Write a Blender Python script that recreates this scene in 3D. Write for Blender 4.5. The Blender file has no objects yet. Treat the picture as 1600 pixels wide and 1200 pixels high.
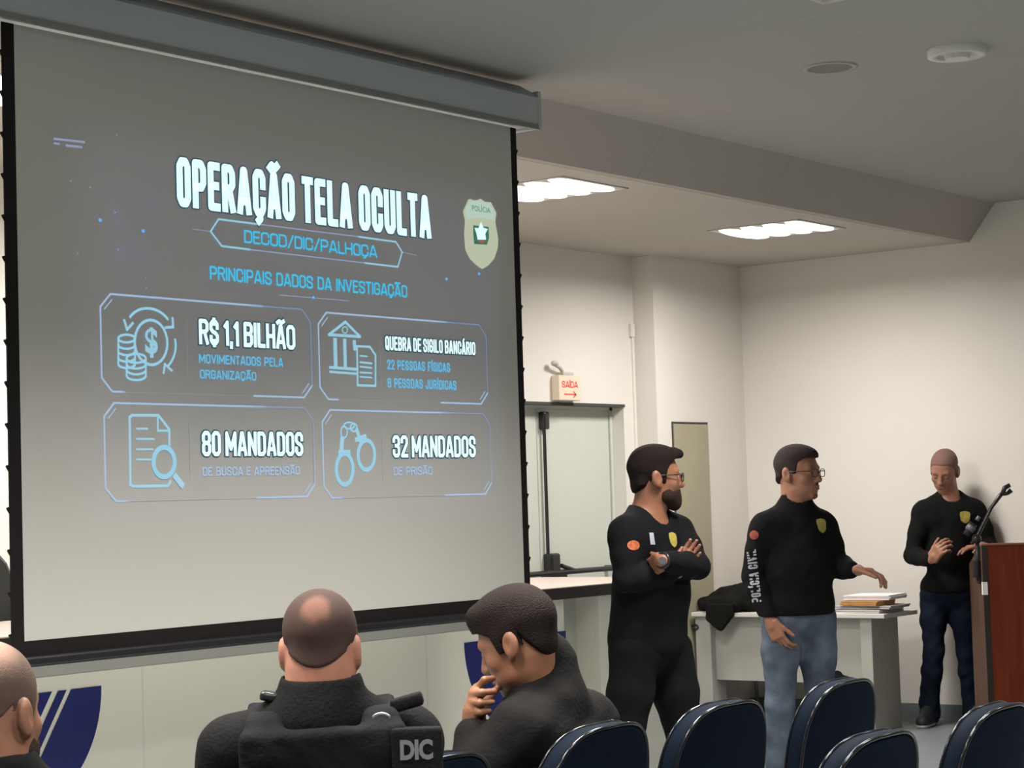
import bpy, bmesh, math, random
import numpy as np
from mathutils import Vector, Matrix
random.seed(7); np.random.seed(7)
sc = bpy.context.scene
C = sc.collection
V = Vector
# ---------------------------------------------------------------- camera
F_PX, YAW, PITCH, ROLL, HC = 3187.2, math.radians(52.688), math.radians(3.288), math.radians(-1.792), 1.5
fw = np.array([math.sin(YAW)*math.cos(PITCH), math.cos(YAW)*math.cos(PITCH), math.sin(PITCH)])
rt0 = np.array([math.cos(YAW), -math.sin(YAW), 0.0]); up0 = np.cross(rt0, fw)
rt = math.cos(ROLL)*rt0 + math.sin(ROLL)*up0; up = -math.sin(ROLL)*rt0 + math.cos(ROLL)*up0
cd = bpy.data.cameras.new('camera'); cam = bpy.data.objects.new('camera', cd); C.objects.link(cam)
cd.sensor_width = 36; cd.lens = F_PX*36/1600; cd.clip_start = .05; cd.clip_end = 100
M3 = Matrix((rt, up, -fw)).transposed()
cam.matrix_world = Matrix.Translation((0, 0, HC)) @ M3.to_4x4()
sc.camera = cam
# ---------------------------------------------------------------- world, lights, exposure
w = bpy.data.worlds.new('world'); sc.world = w; w.use_nodes = True
w.node_tree.nodes['Background'].inputs[0].default_value = (.6, .6, .58, 1)
w.node_tree.nodes['Background'].inputs[1].default_value = 0.02
sc.view_settings.view_transform = 'Standard'; sc.view_settings.look = 'None'
sc.view_settings.gamma = 1; sc.view_settings.use_curve_mapping = False
sc.view_settings.exposure = 0.0
sc.cycles.max_bounces = 8
STAGE_W, HALL_W = 55, 62
STAGE_X = (2.2, 4.76, 6.5, 8.325, 10.655)
HALL = ((2.5, 3.3), (4.3, 3.3), (6.1, 3.3), (.7, 3.3), (1.0, .9), (3.4, .9), (5.8, .9), (8.6, .9))
STAGE_COL = (1.0, .945, .91); HALL_COL = (1.0, .955, .89)
def lamp(name, x, y, z, sx, sy, power, col, spread):
    l = bpy.data.lights.new(name, 'AREA'); l.shape = 'RECTANGLE'; l.size = sx; l.size_y = sy
    l.energy = power; l.color = col; l.spread = math.radians(spread)
    o = bpy.data.objects.new(name, l); C.objects.link(o); o.location = (x, y, z); return o
# ---------------------------------------------------------------- rays of the photograph, for placing things
def ray(px, py): return fw + rt*((px-800)/F_PX) - up*((py-600)/F_PX)
def onY(px, py, Y): d = ray(px, py); return np.array([0, 0, HC]) + d*(Y/d[1])
def onX(px, py, X): d = ray(px, py); return np.array([0, 0, HC]) + d*(X/d[0])
def onZ(px, py, Z): d = ray(px, py); return np.array([0, 0, HC]) + d*((Z-HC)/d[2])
def at(px, py, D): return np.array([0, 0, HC]) + ray(px, py)*D
R_ = np.array([math.cos(YAW), -math.sin(YAW), 0.]); A_ = np.array([math.sin(YAW), math.cos(YAW), 0.]); Z_ = np.array([0, 0, 1.])
def dirn(r, a, z):
    v = R_*r + A_*a + Z_*z; return v/np.linalg.norm(v)
# ---------------------------------------------------------------- materials
def mat(name, col, rough=.6, noise=0, nscale=8, bump=0, bscale=60, metal=0, emit=None, estr=0, spec=.5, fn=None):
    m = bpy.data.materials.new(name); m.use_nodes = True; nt = m.node_tree; b = nt.nodes['Principled BSDF']
    b.inputs['Base Color'].default_value = (*col, 1); b.inputs['Roughness'].default_value = rough
    b.inputs['Metallic'].default_value = metal; b.inputs['Specular IOR Level'].default_value = spec
    tc = nt.nodes.new('ShaderNodeTexCoord')
    if noise:
        n = nt.nodes.new('ShaderNodeTexNoise'); n.inputs['Scale'].default_value = nscale; n.inputs['Detail'].default_value = 4
        nt.links.new(tc.outputs['Object'], n.inputs['Vector'])
        r = nt.nodes.new('ShaderNodeMapRange'); r.inputs[1].default_value = .3; r.inputs[2].default_value = .7
        r.inputs[3].default_value = 1-noise; r.inputs[4].default_value = 1+noise
        nt.links.new(n.outputs['Fac'], r.inputs[0])
        mx = nt.nodes.new('ShaderNodeVectorMath'); mx.operation = 'SCALE'; mx.inputs[0].default_value = col
        nt.links.new(r.outputs[0], mx.inputs['Scale']); nt.links.new(mx.outputs[0], b.inputs['Base Color'])
    if bump:
        n2 = nt.nodes.new('ShaderNodeTexNoise'); n2.inputs['Scale'].default_value = bscale; n2.inputs['Detail'].default_value = 3
        nt.links.new(tc.outputs['Object'], n2.inputs['Vector'])
        bp = nt.nodes.new('ShaderNodeBump'); bp.inputs['Strength'].default_value = bump; bp.inputs['Distance'].default_value = .01
        nt.links.new(n2.outputs['Fac'], bp.inputs['Height']); nt.links.new(bp.outputs[0], b.inputs['Normal'])
    if emit:
        b.inputs['Emission Color'].default_value = (*emit, 1); b.inputs['Emission Strength'].default_value = estr
    if fn: fn(nt, b, tc)
    return m
def seams(bw, bh, axis='XY', amount=.82, mortar=.004, off=(0, 0)):
    def fn(nt, b, tc):
        sp = nt.nodes.new('ShaderNodeSeparateXYZ'); cb = nt.nodes.new('ShaderNodeCombineXYZ')
        nt.links.new(tc.outputs['Object'], sp.inputs[0])
        for k in (0, 1):
            ad = nt.nodes.new('ShaderNodeMath'); ad.inputs[1].default_value = off[k]
            nt.links.new(sp.outputs[axis[k]], ad.inputs[0]); nt.links.new(ad.outputs[0], cb.inputs[k])
        br = nt.nodes.new('ShaderNodeTexBrick'); br.offset = 0; br.inputs['Scale'].default_value = 1
        br.inputs['Brick Width'].default_value = bw; br.inputs['Row Height'].default_value = bh; br.inputs['Mortar Size'].default_value = mortar
        br.inputs['Mortar Smooth'].default_value = .3
        c = b.inputs['Base Color'].default_value[:3]
        br.inputs['Color1'].default_value = (*c, 1); br.inputs['Color2'].default_value = (*[v*.985 for v in c], 1)
        br.inputs['Mortar'].default_value = (*[v*amount for v in c], 1)
        nt.links.new(cb.outputs[0], br.inputs['Vector']); nt.links.new(br.outputs['Color'], b.inputs['Base Color'])
    return fn
def glow(name, col, s=1.0):
    m = bpy.data.materials.new(name); m.use_nodes = True; nt = m.node_tree; nt.nodes.clear()
    e = nt.nodes.new('ShaderNodeEmission'); e.inputs[0].default_value = (*col, 1); e.inputs[1].default_value = s
    o = nt.nodes.new('ShaderNodeOutputMaterial'); nt.links.new(e.outputs[0], o.inputs[0]); return m
M = {}
M['wall'] = mat('wall paint', (.72, .69, .63), .85, noise=.02, nscale=1.5, bump=.04)
M['wallR'] = mat('wall paint right', (.72, .69, .63), .85, noise=.02, nscale=1.2, bump=.04)
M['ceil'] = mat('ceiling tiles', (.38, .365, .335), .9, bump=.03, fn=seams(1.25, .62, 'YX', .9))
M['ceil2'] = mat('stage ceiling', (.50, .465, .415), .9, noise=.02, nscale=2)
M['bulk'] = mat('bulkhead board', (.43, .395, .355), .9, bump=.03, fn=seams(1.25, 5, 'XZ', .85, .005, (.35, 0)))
M['floor'] = mat('floor vinyl', (.20, .225, .235), .45, noise=.06, nscale=3)
M['base'] = mat('baseboard', (.17, .19, .20), .6)
M['black'] = mat('black border', (.009, .007, .007), .7, spec=.2)
M['blackg'] = mat('black gloss plastic', (.015, .015, .017), .28)
M['housing'] = mat('screen housing', (.40, .43, .44), .5)
M['barg'] = mat('bar grey metal', (.20, .20, .18), .4)
M['bench'] = mat('bench laminate', (.86, .84, .73), .5, noise=.015, nscale=2, fn=seams(1.679, 5, 'XZ', .9, .006, (-5.318+1.679*4, 2)))
M['bench_shade'] = mat('bench laminate recess shade', (.55, .55, .48), .6)  # greyer than the bench: shading of the recess put into the colour
M['benchtop'] = mat('bench top', (.42, .355, .31), .35, noise=.03, nscale=4)
M['edge'] = mat('bench edge', (.022, .015, .013), .4)
M['logo'] = mat('logo blue vinyl', (.008, .014, .14), .4)
M['logow'] = mat('logo white vinyl', (.55, .56, .58), .4)
M['door'] = mat('door leaf', (.58, .60, .53), .5, noise=.02, nscale=2)
M['locker'] = mat('olive beige door', (.36, .33, .23), .55, noise=.04, nscale=3)
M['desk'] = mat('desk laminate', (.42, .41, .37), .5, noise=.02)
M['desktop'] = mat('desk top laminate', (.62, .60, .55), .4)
M['deskin'] = mat('desk inner side', (.30, .295, .25), .6)
M['paper'] = mat('paper white', (.78, .76, .76), .8)
M['paperg'] = mat('folder grey', (.45, .43, .43), .7)
M['kraft'] = mat('kraft envelope', (.50, .26, .09), .7, noise=.1, nscale=20)
def wood(nt, b, tc):
    mp = nt.nodes.new('ShaderNodeMapping'); mp.inputs['Scale'].default_value = (14, 14, .9); nt.links.new(tc.outputs['Object'], mp.inputs[0])
    n = nt.nodes.new('ShaderNodeTexNoise'); n.inputs['Scale'].default_value = 2; n.inputs['Detail'].default_value = 6; nt.links.new(mp.outputs[0], n.inputs[0])
    c = b.inputs['Base Color'].default_value[:3]
    r = nt.nodes.new('ShaderNodeValToRGB'); r.color_ramp.elements[0].position = .3; r.color_ramp.elements[1].position = .75
    r.color_ramp.elements[0].color = (*[v*.75 for v in c], 1); r.color_ramp.elements[1].color = (*[v*1.2 for v in c], 1)
    nt.links.new(n.outputs['Fac'], r.inputs[0]); nt.links.new(r.outputs[0], b.inputs['Base Color'])
M['wood'] = mat('lectern wood', (.16, .030, .009), .5, spec=.2, fn=wood)
M['woodside'] = mat('lectern side', (.13, .068, .045), .45, fn=wood)
M['lip'] = mat('lectern lip', (.24, .10, .06), .4)
M['navy'] = mat('navy upholstery', (.004, .0075, .015), .8, spec=.04, noise=.15, nscale=30, bump=.06, bscale=400)
M['navyside'] = mat('navy shell', (.0035, .007, .014), .7, spec=.05)
M['rim'] = mat('chair edge gloss', (.008, .009, .011), .13, spec=.45)
M['steel'] = mat('chair leg steel', (.25, .25, .26), .35, metal=.8)
M['skin1'] = mat('skin warm', (.27, .115, .065), .5, noise=.08, nscale=25)
M['skin2'] = mat('skin mid', (.33, .150, .088), .5, noise=.08, nscale=25)
M['skin3'] = mat('skin tan', (.31, .14, .085), .5, noise=.08, nscale=25)
M['skin4'] = mat('skin ruddy', (.37, .165, .11), .5, noise=.08, nscale=25)
M['skin5'] = mat('skin brown', (.25, .112, .062), .5, noise=.08, nscale=25)
M['skin6'] = mat('skin olive', (.27, .125, .075), .5, noise=.08, nscale=25)
M['lips'] = mat('lips', (.30, .10, .075), .5)
M['eyew'] = mat('eyeball', (.55, .52, .48), .3)
M['iris'] = mat('iris', (.03, .015, .01), .3)
M['hair'] = mat('dark hair', (.013, .008, .007), .8, bump=.5, bscale=250, spec=.15)
M['hairb'] = mat('black hair', (.016, .012, .012), .75, bump=.5, bscale=250, spec=.15)
M['buzz2'] = mat('cropped hair', (.035, .026, .025), .85, bump=.4, bscale=300, spec=.15)
M['buzz3'] = mat('shaved hair', (.17, .095, .075), .9, bump=.2, bscale=300)
M['beard'] = mat('beard', (.035, .020, .015), .85, bump=.5, bscale=300, spec=.15)
M['stubble'] = mat('stubble', (.20, .085, .055), .85, bump=.3, bscale=300)
M['shirt1'] = mat('black long sleeve', (.0055, .0055, .007), .9, bump=.15, bscale=60, spec=.12)
M['shirt2'] = mat('black sweatshirt', (.006, .0065, .0065), .9, bump=.15, bscale=60, spec=.12)
M['vest'] = mat('black vest nylon', (.0075, .0075, .008), .85, bump=.25, bscale=120, spec=.12)
M['jacket'] = mat('charcoal jacket', (.008, .0075, .0075), .9, bump=.2, bscale=90, spec=.12)
M['pants1'] = mat('black trousers', (.005, .005, .006), .9, spec=.12)
M['jeans2'] = mat('light wash jeans', (.10, .125, .16), .85, noise=.35, nscale=9, bump=.2, bscale=90, spec=.1)
M['jeans3'] = mat('dark wash jeans', (.007, .011, .021), .85, noise=.25, nscale=9, bump=.2, bscale=90, spec=.1)
M['shoe'] = mat('black shoe', (.012, .013, .016), .6)
M['sole'] = mat('white sole', (.55, .55, .55), .6)
M['frame'] = mat('glasses frame', (.02, .012, .01), .35)
M['gold'] = mat('gold badge', (.36, .30, .06), .6, noise=.2, nscale=60)
M['orange'] = mat('orange patch', (.42, .10, .035), .7, noise=.45, nscale=70)
M['redp'] = mat('red patch', (.26, .05, .03), .7, noise=.35, nscale=70)
M['white'] = mat('white print', (.38, .38, .44), .7)
M['greyp'] = mat('grey print', (.13, .14, .14), .7)
M['red'] = mat('red lettering', (.70, .10, .07), .6)
M['signw'] = mat('sign cream', (.74, .62, .48), .5)
M['fix'] = mat('fixture white', (.5, .48, .44), .5)
M['dark'] = mat('dark recess', (.05, .05, .045), .7)
M['bag'] = mat('black cloth', (.007, .007, .006), .9, noise=.2, nscale=8, bump=.3, bscale=40, spec=.15)
M['chairg'] = mat('office chair leatherette', (.02, .022, .02), .3)
M['lenslt'] = mat('detector white', (.62, .60, .54), .4)
M['tube'] = glow('fluorescent tube', (1, .98, .97), 3)
FAB = (.50, .49, .45)
def proj_light(name, col, keep=.4):
    return mat(name, tuple(c*keep for c in FAB), .9, spec=0, emit=col, estr=1.0)
def fabric_fn(nt, b, tc):
    # projector light falling on the screen inside the rectangle of the slide (a faint blue-grey field with a speckled map)
    sp = nt.nodes.new('ShaderNodeSeparateXYZ'); nt.links.new(tc.outputs['Object'], sp.inputs[0])
    def rng(o, a, b_):
        r = nt.nodes.new('ShaderNodeMapRange'); r.interpolation_type = 'SMOOTHSTEP'; r.inputs[1].default_value = a; r.inputs[2].default_value = b_
        nt.links.new(sp.outputs[o], r.inputs[0]); return r.outputs[0]
    def mul(a, c):
        m = nt.nodes.new('ShaderNodeMath'); m.operation = 'MULTIPLY'
        for i, q in enumerate((a, c)):
            if isinstance(q, float): m.inputs[i].default_value = q
            else: nt.links.new(q, m.inputs[i])
        return m.outputs[0]
    box = mul(mul(rng('X', 4.36, 4.6), rng('X', 6.8, 6.7)), mul(rng('Z', 1.38, 1.52), rng('Z', 2.86, 2.7)))
    n = nt.nodes.new('ShaderNodeTexNoise'); n.inputs['Scale'].default_value = 5; n.inputs['Detail'].default_value = 8; nt.links.new(tc.outputs['Object'], n.inputs[0])
    r = nt.nodes.new('ShaderNodeMapRange'); r.inputs[1].default_value = .5; r.inputs[2].default_value = .75; nt.links.new(n.outputs['Fac'], r.inputs[0])
    mp = mul(mul(rng('X', 4.5, 4.62), rng('X', 4.88, 4.75)), mul(rng('Z', 2.3, 2.45), rng('Z', 2.7, 2.6)))
    mp = mul(mp, r.outputs[0])
    a = nt.nodes.new('ShaderNodeVectorMath'); a.operation = 'SCALE'; a.inputs[0].default_value = (.012, .013, .026); nt.links.new(box, a.inputs['Scale'])
    c = nt.nodes.new('ShaderNodeVectorMath'); c.operation = 'SCALE'; c.inputs[0].default_value = (.02, .035, .16); nt.links.new(mp, c.inputs['Scale'])
    s = nt.nodes.new('ShaderNodeVectorMath'); nt.links.new(a.outputs[0], s.inputs[0]); nt.links.new(c.outputs[0], s.inputs[1])
    nt.links.new(s.outputs[0], b.inputs['Emission Color']); b.inputs['Emission Strength'].default_value = 1
M['fabric'] = mat('screen fabric', FAB, .9, fn=fabric_fn)
M['ltitle'] = proj_light('projected white', (0.72, 0.95, 0.95))
M['lcyan'] = proj_light('projected cyan', (0.02, 0.45, 0.74))
M['lblue'] = proj_light('projected sky blue', (0.09, 0.42, 0.68))
M['licon'] = proj_light('projected icon blue', (0.25, 0.5, 0.64))
M['lpale'] = proj_light('projected pale blue', (0.29, 0.42, 0.6))
M['ldim'] = proj_light('projected dim blue', (0.13, 0.17, 0.32), 1.0)
M['ldim2'] = proj_light('projected muted blue', (0.05, 0.11, 0.25), 1.0)
M['lfaint'] = proj_light('projected faint line', (0.09, 0.09, 0.12), 1.0)
M['lhalo'] = glow('sharpening dark outline', (.035, .085, .12), 1.0)  # camera sharpening rim painted round the letters, not projector light
M['lcream'] = proj_light('projected cream', (0.42, 0.47, 0.33))
M['lcream2'] = proj_light('projected pale green', (0.4, 0.54, 0.46))
M['lgreen'] = proj_light('projected green', (0.0, 0.12, 0.07))
M['lredd'] = proj_light('projected red', (0.28, 0.06, 0.03))
M['lspark'] = proj_light('projected spark', (0.08, 0.36, 0.9))
# ---------------------------------------------------------------- builders
def thing(name, label, cat, loc=(0, 0, 0), rz=0, group=None, world=False):
    """world=True: parts are built in world coordinates"""
    o = bpy.data.objects.new(name, None); C.objects.link(o); o.location = loc; o.rotation_euler = (0, 0, rz)
    o.empty_display_size = .1
    o['label'] = label; o['category'] = cat
    if group: o['group'] = group
    if world: WORLD.add(o.name)
    return o
WORLD = set()
def add(name, me, m, parent=None, smooth=False, label=None):
    o = bpy.data.objects.new(name, me); C.objects.link(o)
    if m is not None and not me.materials: me.materials.append(m)
    if parent is not None:
        o.parent = parent
        r = parent
        while r.parent: r = r.parent
        if r.name in WORLD and parent is r: o.matrix_parent_inverse = Matrix.Translation(-V(r.location))
    if smooth:
        me.polygons.foreach_set('use_smooth', [True]*len(me.polygons))
    if label: o['label'] = label
    return o
def tag(o, label, cat, group=None):
    o['label'] = label; o['category'] = cat
    if group: o['group'] = group
    return o
def struct(name, me, m): o = add(name, me, m); o['kind'] = 'structure'; return o
class MB:
    def __init__(s): s.b = bmesh.new()
    def box(s, x0, y0, z0, x1, y1, z1, bev=0):
        r = bmesh.ops.create_cube(s.b, size=1)
        for v in r['verts']:
            v.co = ((x0+x1)/2+v.co.x*(x1-x0), (y0+y1)/2+v.co.y*(y1-y0), (z0+z1)/2+v.co.z*(z1-z0))
        if bev:
            es = list({e for v in r['verts'] for e in v.link_edges})
            bmesh.ops.bevel(s.b, geom=es, offset=bev, segments=2, profile=.5, affect='EDGES')
        return s
    def cyl(s, a, b, r1, r2=None, n=16):
        a, b = V(a), V(b); d = b-a; r2 = r1 if r2 is None else r2
        q = d.to_track_quat('Z', 'Y').to_matrix().to_4x4(); q.translation = (a+b)/2
        bmesh.ops.create_cone(s.b, cap_ends=True, segments=n, radius1=r1, radius2=r2, depth=d.length, matrix=q); return s
    def sph(s, c, r, sc_=(1, 1, 1), n=14):
        m = Matrix.Translation(V(c)) @ Matrix.Diagonal((*sc_, 1)); bmesh.ops.create_uvsphere(s.b, u_segments=n, v_segments=n//2+2, radius=r, matrix=m); return s
    def tube(s, pts, r, n=8, closed=False):
        pts = [V(p) for p in pts]; rings = []
        N = len(pts); prev = None
        for i, p in enumerate(pts):
            t = (pts[(i+1) % N]-pts[i-1]) if closed else (pts[min(i+1, N-1)]-pts[max(i-1, 0)])
            t.normalize()
            ref = prev if prev is not None else (V((0, 0, 1)) if abs(t.z) < .9 else V((1, 0, 0)))
            x = (ref - t*ref.dot(t)).normalized(); prev = x; y = t.cross(x)
            rr = r[i] if hasattr(r, '__len__') else r
            rings.append([s.b.verts.new(p+(x*math.cos(a)+y*math.sin(a))*rr) for a in [2*math.pi*k/n for k in range(n)]])
        for i in range(N if closed else N-1):
            a, b = rings[i], rings[(i+1) % N]
            for k in range(n): s.b.faces.new((a[k], a[(k+1) % n], b[(k+1) % n], b[k]))
        if not closed:
            s.b.faces.new(rings[0][::-1]); s.b.faces.new(rings[-1])
        return s
    def prism(s, poly, axis, a, b):
        """poly: 2D points, extruded along axis ('x','y','z') from a to b"""
        def P(u, v, w_):
            return {'x': (w_, u, v), 'y': (u, w_, v), 'z': (u, v, w_)}[axis]
        A = [s.b.verts.new(P(u, v, a)) for u, v in poly]; B = [s.b.verts.new(P(u, v, b)) for u, v in poly]
        n = len(poly); s.b.faces.new(A); s.b.faces.new(B[::-1])
        for i in range(n): s.b.faces.new((A[i], B[i], B[(i+1) % n], A[(i+1) % n]))
        return s
    def done(s, name):
        bmesh.ops.recalc_face_normals(s.b, faces=s.b.faces)
        me = bpy.data.meshes.new(name); s.b.to_mesh(me); s.b.free(); return me
# ================================================================= ROOM
XW, YW, ZL, ZH, YBL, YBH = 12.25, 7.31, 3.08, 3.314, 5.582, 5.395
YR = YW+.16; XC = 11.142           # recessed part of the door wall, where the pilaster begins
X0, Y0 = -2.5, -4.0
D0, D1, DT = 9.35, 10.99, 2.10     # door opening
struct('floor', MB().box(X0-.2, Y0-.2, -.1, XW+.2, YR+.4, 0).done('floor'), M['floor'])
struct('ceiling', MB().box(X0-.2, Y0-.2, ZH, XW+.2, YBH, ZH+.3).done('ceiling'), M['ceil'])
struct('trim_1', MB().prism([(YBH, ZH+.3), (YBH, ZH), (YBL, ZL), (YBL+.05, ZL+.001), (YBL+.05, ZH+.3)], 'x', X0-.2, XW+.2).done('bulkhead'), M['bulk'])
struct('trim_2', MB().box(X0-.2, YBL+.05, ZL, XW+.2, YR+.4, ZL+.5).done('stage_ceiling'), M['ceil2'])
wb = MB().box(X0-.2, YR, -.1, D0, YR+.3, ZL+.1).box(D0, YR, DT, D1, YR+.3, ZL+.1).box(D1, YR, -.1, XW+.2, YR+.3, ZL+.1)
wb.box(XC, YW, -.1, XW+.2, YR+.01, ZL+.1)
wb.box(D0, YR+.14, -.1, D1, YR+.3, DT)
struct('wall_back', wb.done('wall_back'), M['wall'])
struct('wall_right', MB().box(XW, Y0-.2, -.1, XW+.2, YR+.3, ZH+.3).done('wall_right'), M['wallR'])
struct('wall_left', MB().box(X0-.2, Y0-.2, -.1, X0, YR+.3, ZH+.3).done('wall_left'), M['wall'])
struct('wall_front', MB().box(X0-.2, Y0-.2, -.1, XW+.2, Y0, ZH+.3).done('wall_front'), M['wall'])
struct('baseboard_right', MB().box(XW-.012, Y0, 0, XW+.01, YW, .10).done('bb'), M['base'])
struct('baseboard_back', MB().box(XC, YW-.012, 0, XW, YW+.01, .10).box(D1+.06, YR-.012, 0, XC, YR+.01, .1).done('bb2'), M['base'])
# ---- door: two leaves, panic hardware
d = bpy.data.objects.new('door_1', None); C.objects.link(d); d['kind'] = 'structure'; d.location = (10.17, YR+.1, 0); WORLD.add('door_1')
XM = 10.17
add('door_leaf', MB().box(D0+.02, YR+.1, .01, XM-.004, YR+.139, DT-.03, .003).done('leaf'), M['door'], d)
add('door_leaf', MB().box(XM+.004, YR+.1, .01, D1-.035, YR+.139, DT-.03, .003).done('leaf'), M['door'], d)
fr = MB().box(D0, YR+.002, 0, D0+.02, YR+.139, DT).box(D1-.03, YR+.09, 0, D1-.002, YR+.139, DT).box(D0, YR+.09, DT-.03, D1, YR+.139, DT-.002)
add('door_frame', fr.done('frame'), M['door'], d)
add('frame_head_strip', MB().box(D0, YR-.006, DT-.012, D1+.01, YR+.05, DT+.006).done('drip'), M['dark'], d)  # solid dark strip along the top of the door opening
rod = add('vertical_rod', MB().cyl((XM+.045, YR+.075, 1.06), (XM+.045, YR+.075, 2.0), .011).box(XM+.02, YR+.05, 1.94, XM+.075, YR+.1, 2.05, .01).done('rod'), M['blackg'], d)
add('panic_bar', MB().tube([(XM-.5, YR+.03, 1.05), (D1-.1, YR+.03, 1.05)], .017).cyl((D1-.12, YR+.03, 1.05), (D1-.12, YR+.1, 1.05), .02).done('bar'), M['blackg'], d)
add('panic_lock', MB().box(XM+.02, YR+.03, 1.02, XM+.12, YR+.1, 1.17, .015).box(XM-.02, YR+.04, 1.0, XM+.2, YR+.09, 1.045, .01).tube([(XM+.12, YR+.03, 1.09), (XM+.2, YR+.03, 1.07), (XM+.28, YR+.03, 1.05)], .014).done('lock'), M['blackg'], d)
# ---- narrow olive door by the corner
d2 = bpy.data.objects.new('door_2', None); C.objects.link(d2); d2['kind'] = 'structure'; d2.location = (11.53, YW, 0); WORLD.add('door_2')
add('door_leaf', MB().box(11.318, YW-.018, .02, 11.735, YW+.01, 1.975, .004).done('l'), M['locker'], d2)
add('door_frame', MB().box(11.31, YW-.01, 1.978, 11.742, YW+.01, 1.99).box(11.308, YW-.008, 0, 11.316, YW+.01, 1.99).box(11.737, YW-.008, 0, 11.745, YW+.01, 1.99).done('f'), M['dark'], d2)
add('door_handle', MB().cyl((11.37, YW-.05, 1.0), (11.37, YW-.01, 1.0), .018).done('h'), M['dark'], d2)
# conduit down the pilaster return
tag(add('cable_conduit', MB().box(XC-.04, YR-.012, 0, XC-.025, YR, 2.58).box(XC-.06, YR-.02, 2.55, XC-.015, YR, 2.64, .004).done('conduit'), M['wall']), 'thin off-white cable conduit running up the wall beside the pilaster', 'conduit')
# ================================================================= LIGHT FITTINGS
def troffer(x, y, z, label, group, sx=.56, sy=.60):
    t = thing('ceiling_light', label, 'light', (x, y, z), group=group)
    add('frame', MB().box(-sx/2-.012, -sy/2-.012, -.006, -sx/2+.006, sy/2+.012, .0).box(sx/2-.006, -sy/2-.012, -.006, sx/2+.012, sy/2+.012, 0)
        .box(-sx/2, -sy/2-.012, -.006, sx/2, -sy/2+.006, 0).box(-sx/2, sy/2-.006, -.006, sx/2, sy/2+.012, 0).done('f'), M['fix'], t)
    n = 4
    for k in range(n):
        yc = -sy/2 + sy*(k+.5)/n
        m = MB(); m.sph((0, 0, 0), 1, (sx/2*.98, sy/n*.46, .022), 20)
        me = m.done('tube'); o = add('tube', me, M['tube'], t, True); o.location = (0, yc, -.004)
    return t
STL = ['ceiling light with four glowing tubes at the left edge beside the screen', 'ceiling light behind the screen, left of centre', 'ceiling light hidden behind the screen, nearer the door',
       'ceiling light with four glowing tubes right beside the screen edge', 'ceiling light with four glowing tubes above the right wall corner, farthest right']
for i, x in enumerate(STAGE_X[1:]):
    troffer(x, 6.09, ZL, [STL[0], STL[2], STL[3], STL[4]][i], 'ceiling lights over the stage')
for x in STAGE_X:
    for k in range(4): lamp('stage_lamp', x, 6.09-.30+.60*(k+.5)/4, ZL-.032, .55, .14, STAGE_W/4, STAGE_COL, 168).data.shape = 'ELLIPSE'
for i, (x, y) in enumerate(HALL):
    troffer(x, y, ZH, '%s ceiling light above the audience, outside the picture on the %s side' % (('first', 'second', 'third', 'fourth')[i % 4], 'screen' if i < 4 else 'rear'), 'ceiling lights over the audience', 1.16, .56)
    for k in range(4): lamp('hall_lamp', x, y-.28+.56*(k+.5)/4, ZH-.032, 1.14, .13, HALL_W/4*(1.15 if y > 2 else .95), HALL_COL, 113 if y > 2 else 132).data.shape = 'ELLIPSE'
def ring(r0, r1, z0, z1, n=40):
    m = MB(); prof = [(r1, z0), (r1*.99, z1), (r0, z1), (r0*.98, z0)]
    vs = [[m.b.verts.new((r*math.cos(2*math.pi*k/n), r*math.sin(2*math.pi*k/n), z)) for k in range(n)] for r, z in prof]
    for i in range(len(prof)-1):
        for k in range(n): m.b.faces.new((vs[i][k], vs[i][(k+1) % n], vs[i+1][(k+1) % n], vs[i+1][k]))
    return m.done('ring')
p = onZ(1495, 77, ZH)
t = thing('ceiling_speaker', 'white round fitting standing proud of the dark ceiling at upper right', 'ceiling fitting', (p[0], p[1], ZH))
add('rim', ring(.085, .122, 0, -.03), M['lenslt'], t, True)
add('core', MB().cyl((0, 0, -.012), (0, 0, 0), .084).cyl((0, 0, -.042), (0, 0, -.012), .05, .06, 24).done('c'), M['lenslt'], t)
p = onZ(1297, 105, ZH)
t = thing('recessed_downlight', 'unlit dark round downlight recessed in the ceiling left of the white fitting', 'downlight', (p[0], p[1], ZH))
add('rim', ring(.095, .118, 0, -.006), M['ceil'], t, True)
add('reflector', MB().cyl((0, 0, -.004), (0, 0, 0), .096, n=32).done('c'), mat('downlight reflector', (.13, .125, .11), .5), t)
# ---- exit sign above the door
sp = onY(877, 607, YR)
t = thing('exit_sign', 'small cream exit sign with red lettering above the double door', 'sign', (sp[0]+.01, YR, sp[2]))
add('box', MB().box(-.115, -.06, -.078, .115, 0, .078, .006).done('b'), M['signw'], t)
add('bracket', MB().box(-.05, -.05, .078, .06, 0, .10, .004).tube([(-.03, -.03, .10), (-.08, -.045, .125), (-.13, -.05, .14)], .012).sph((-.14, -.05, .15), .022, (1.3, 1, .8)).done('k'), M['fix'], t)
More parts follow.
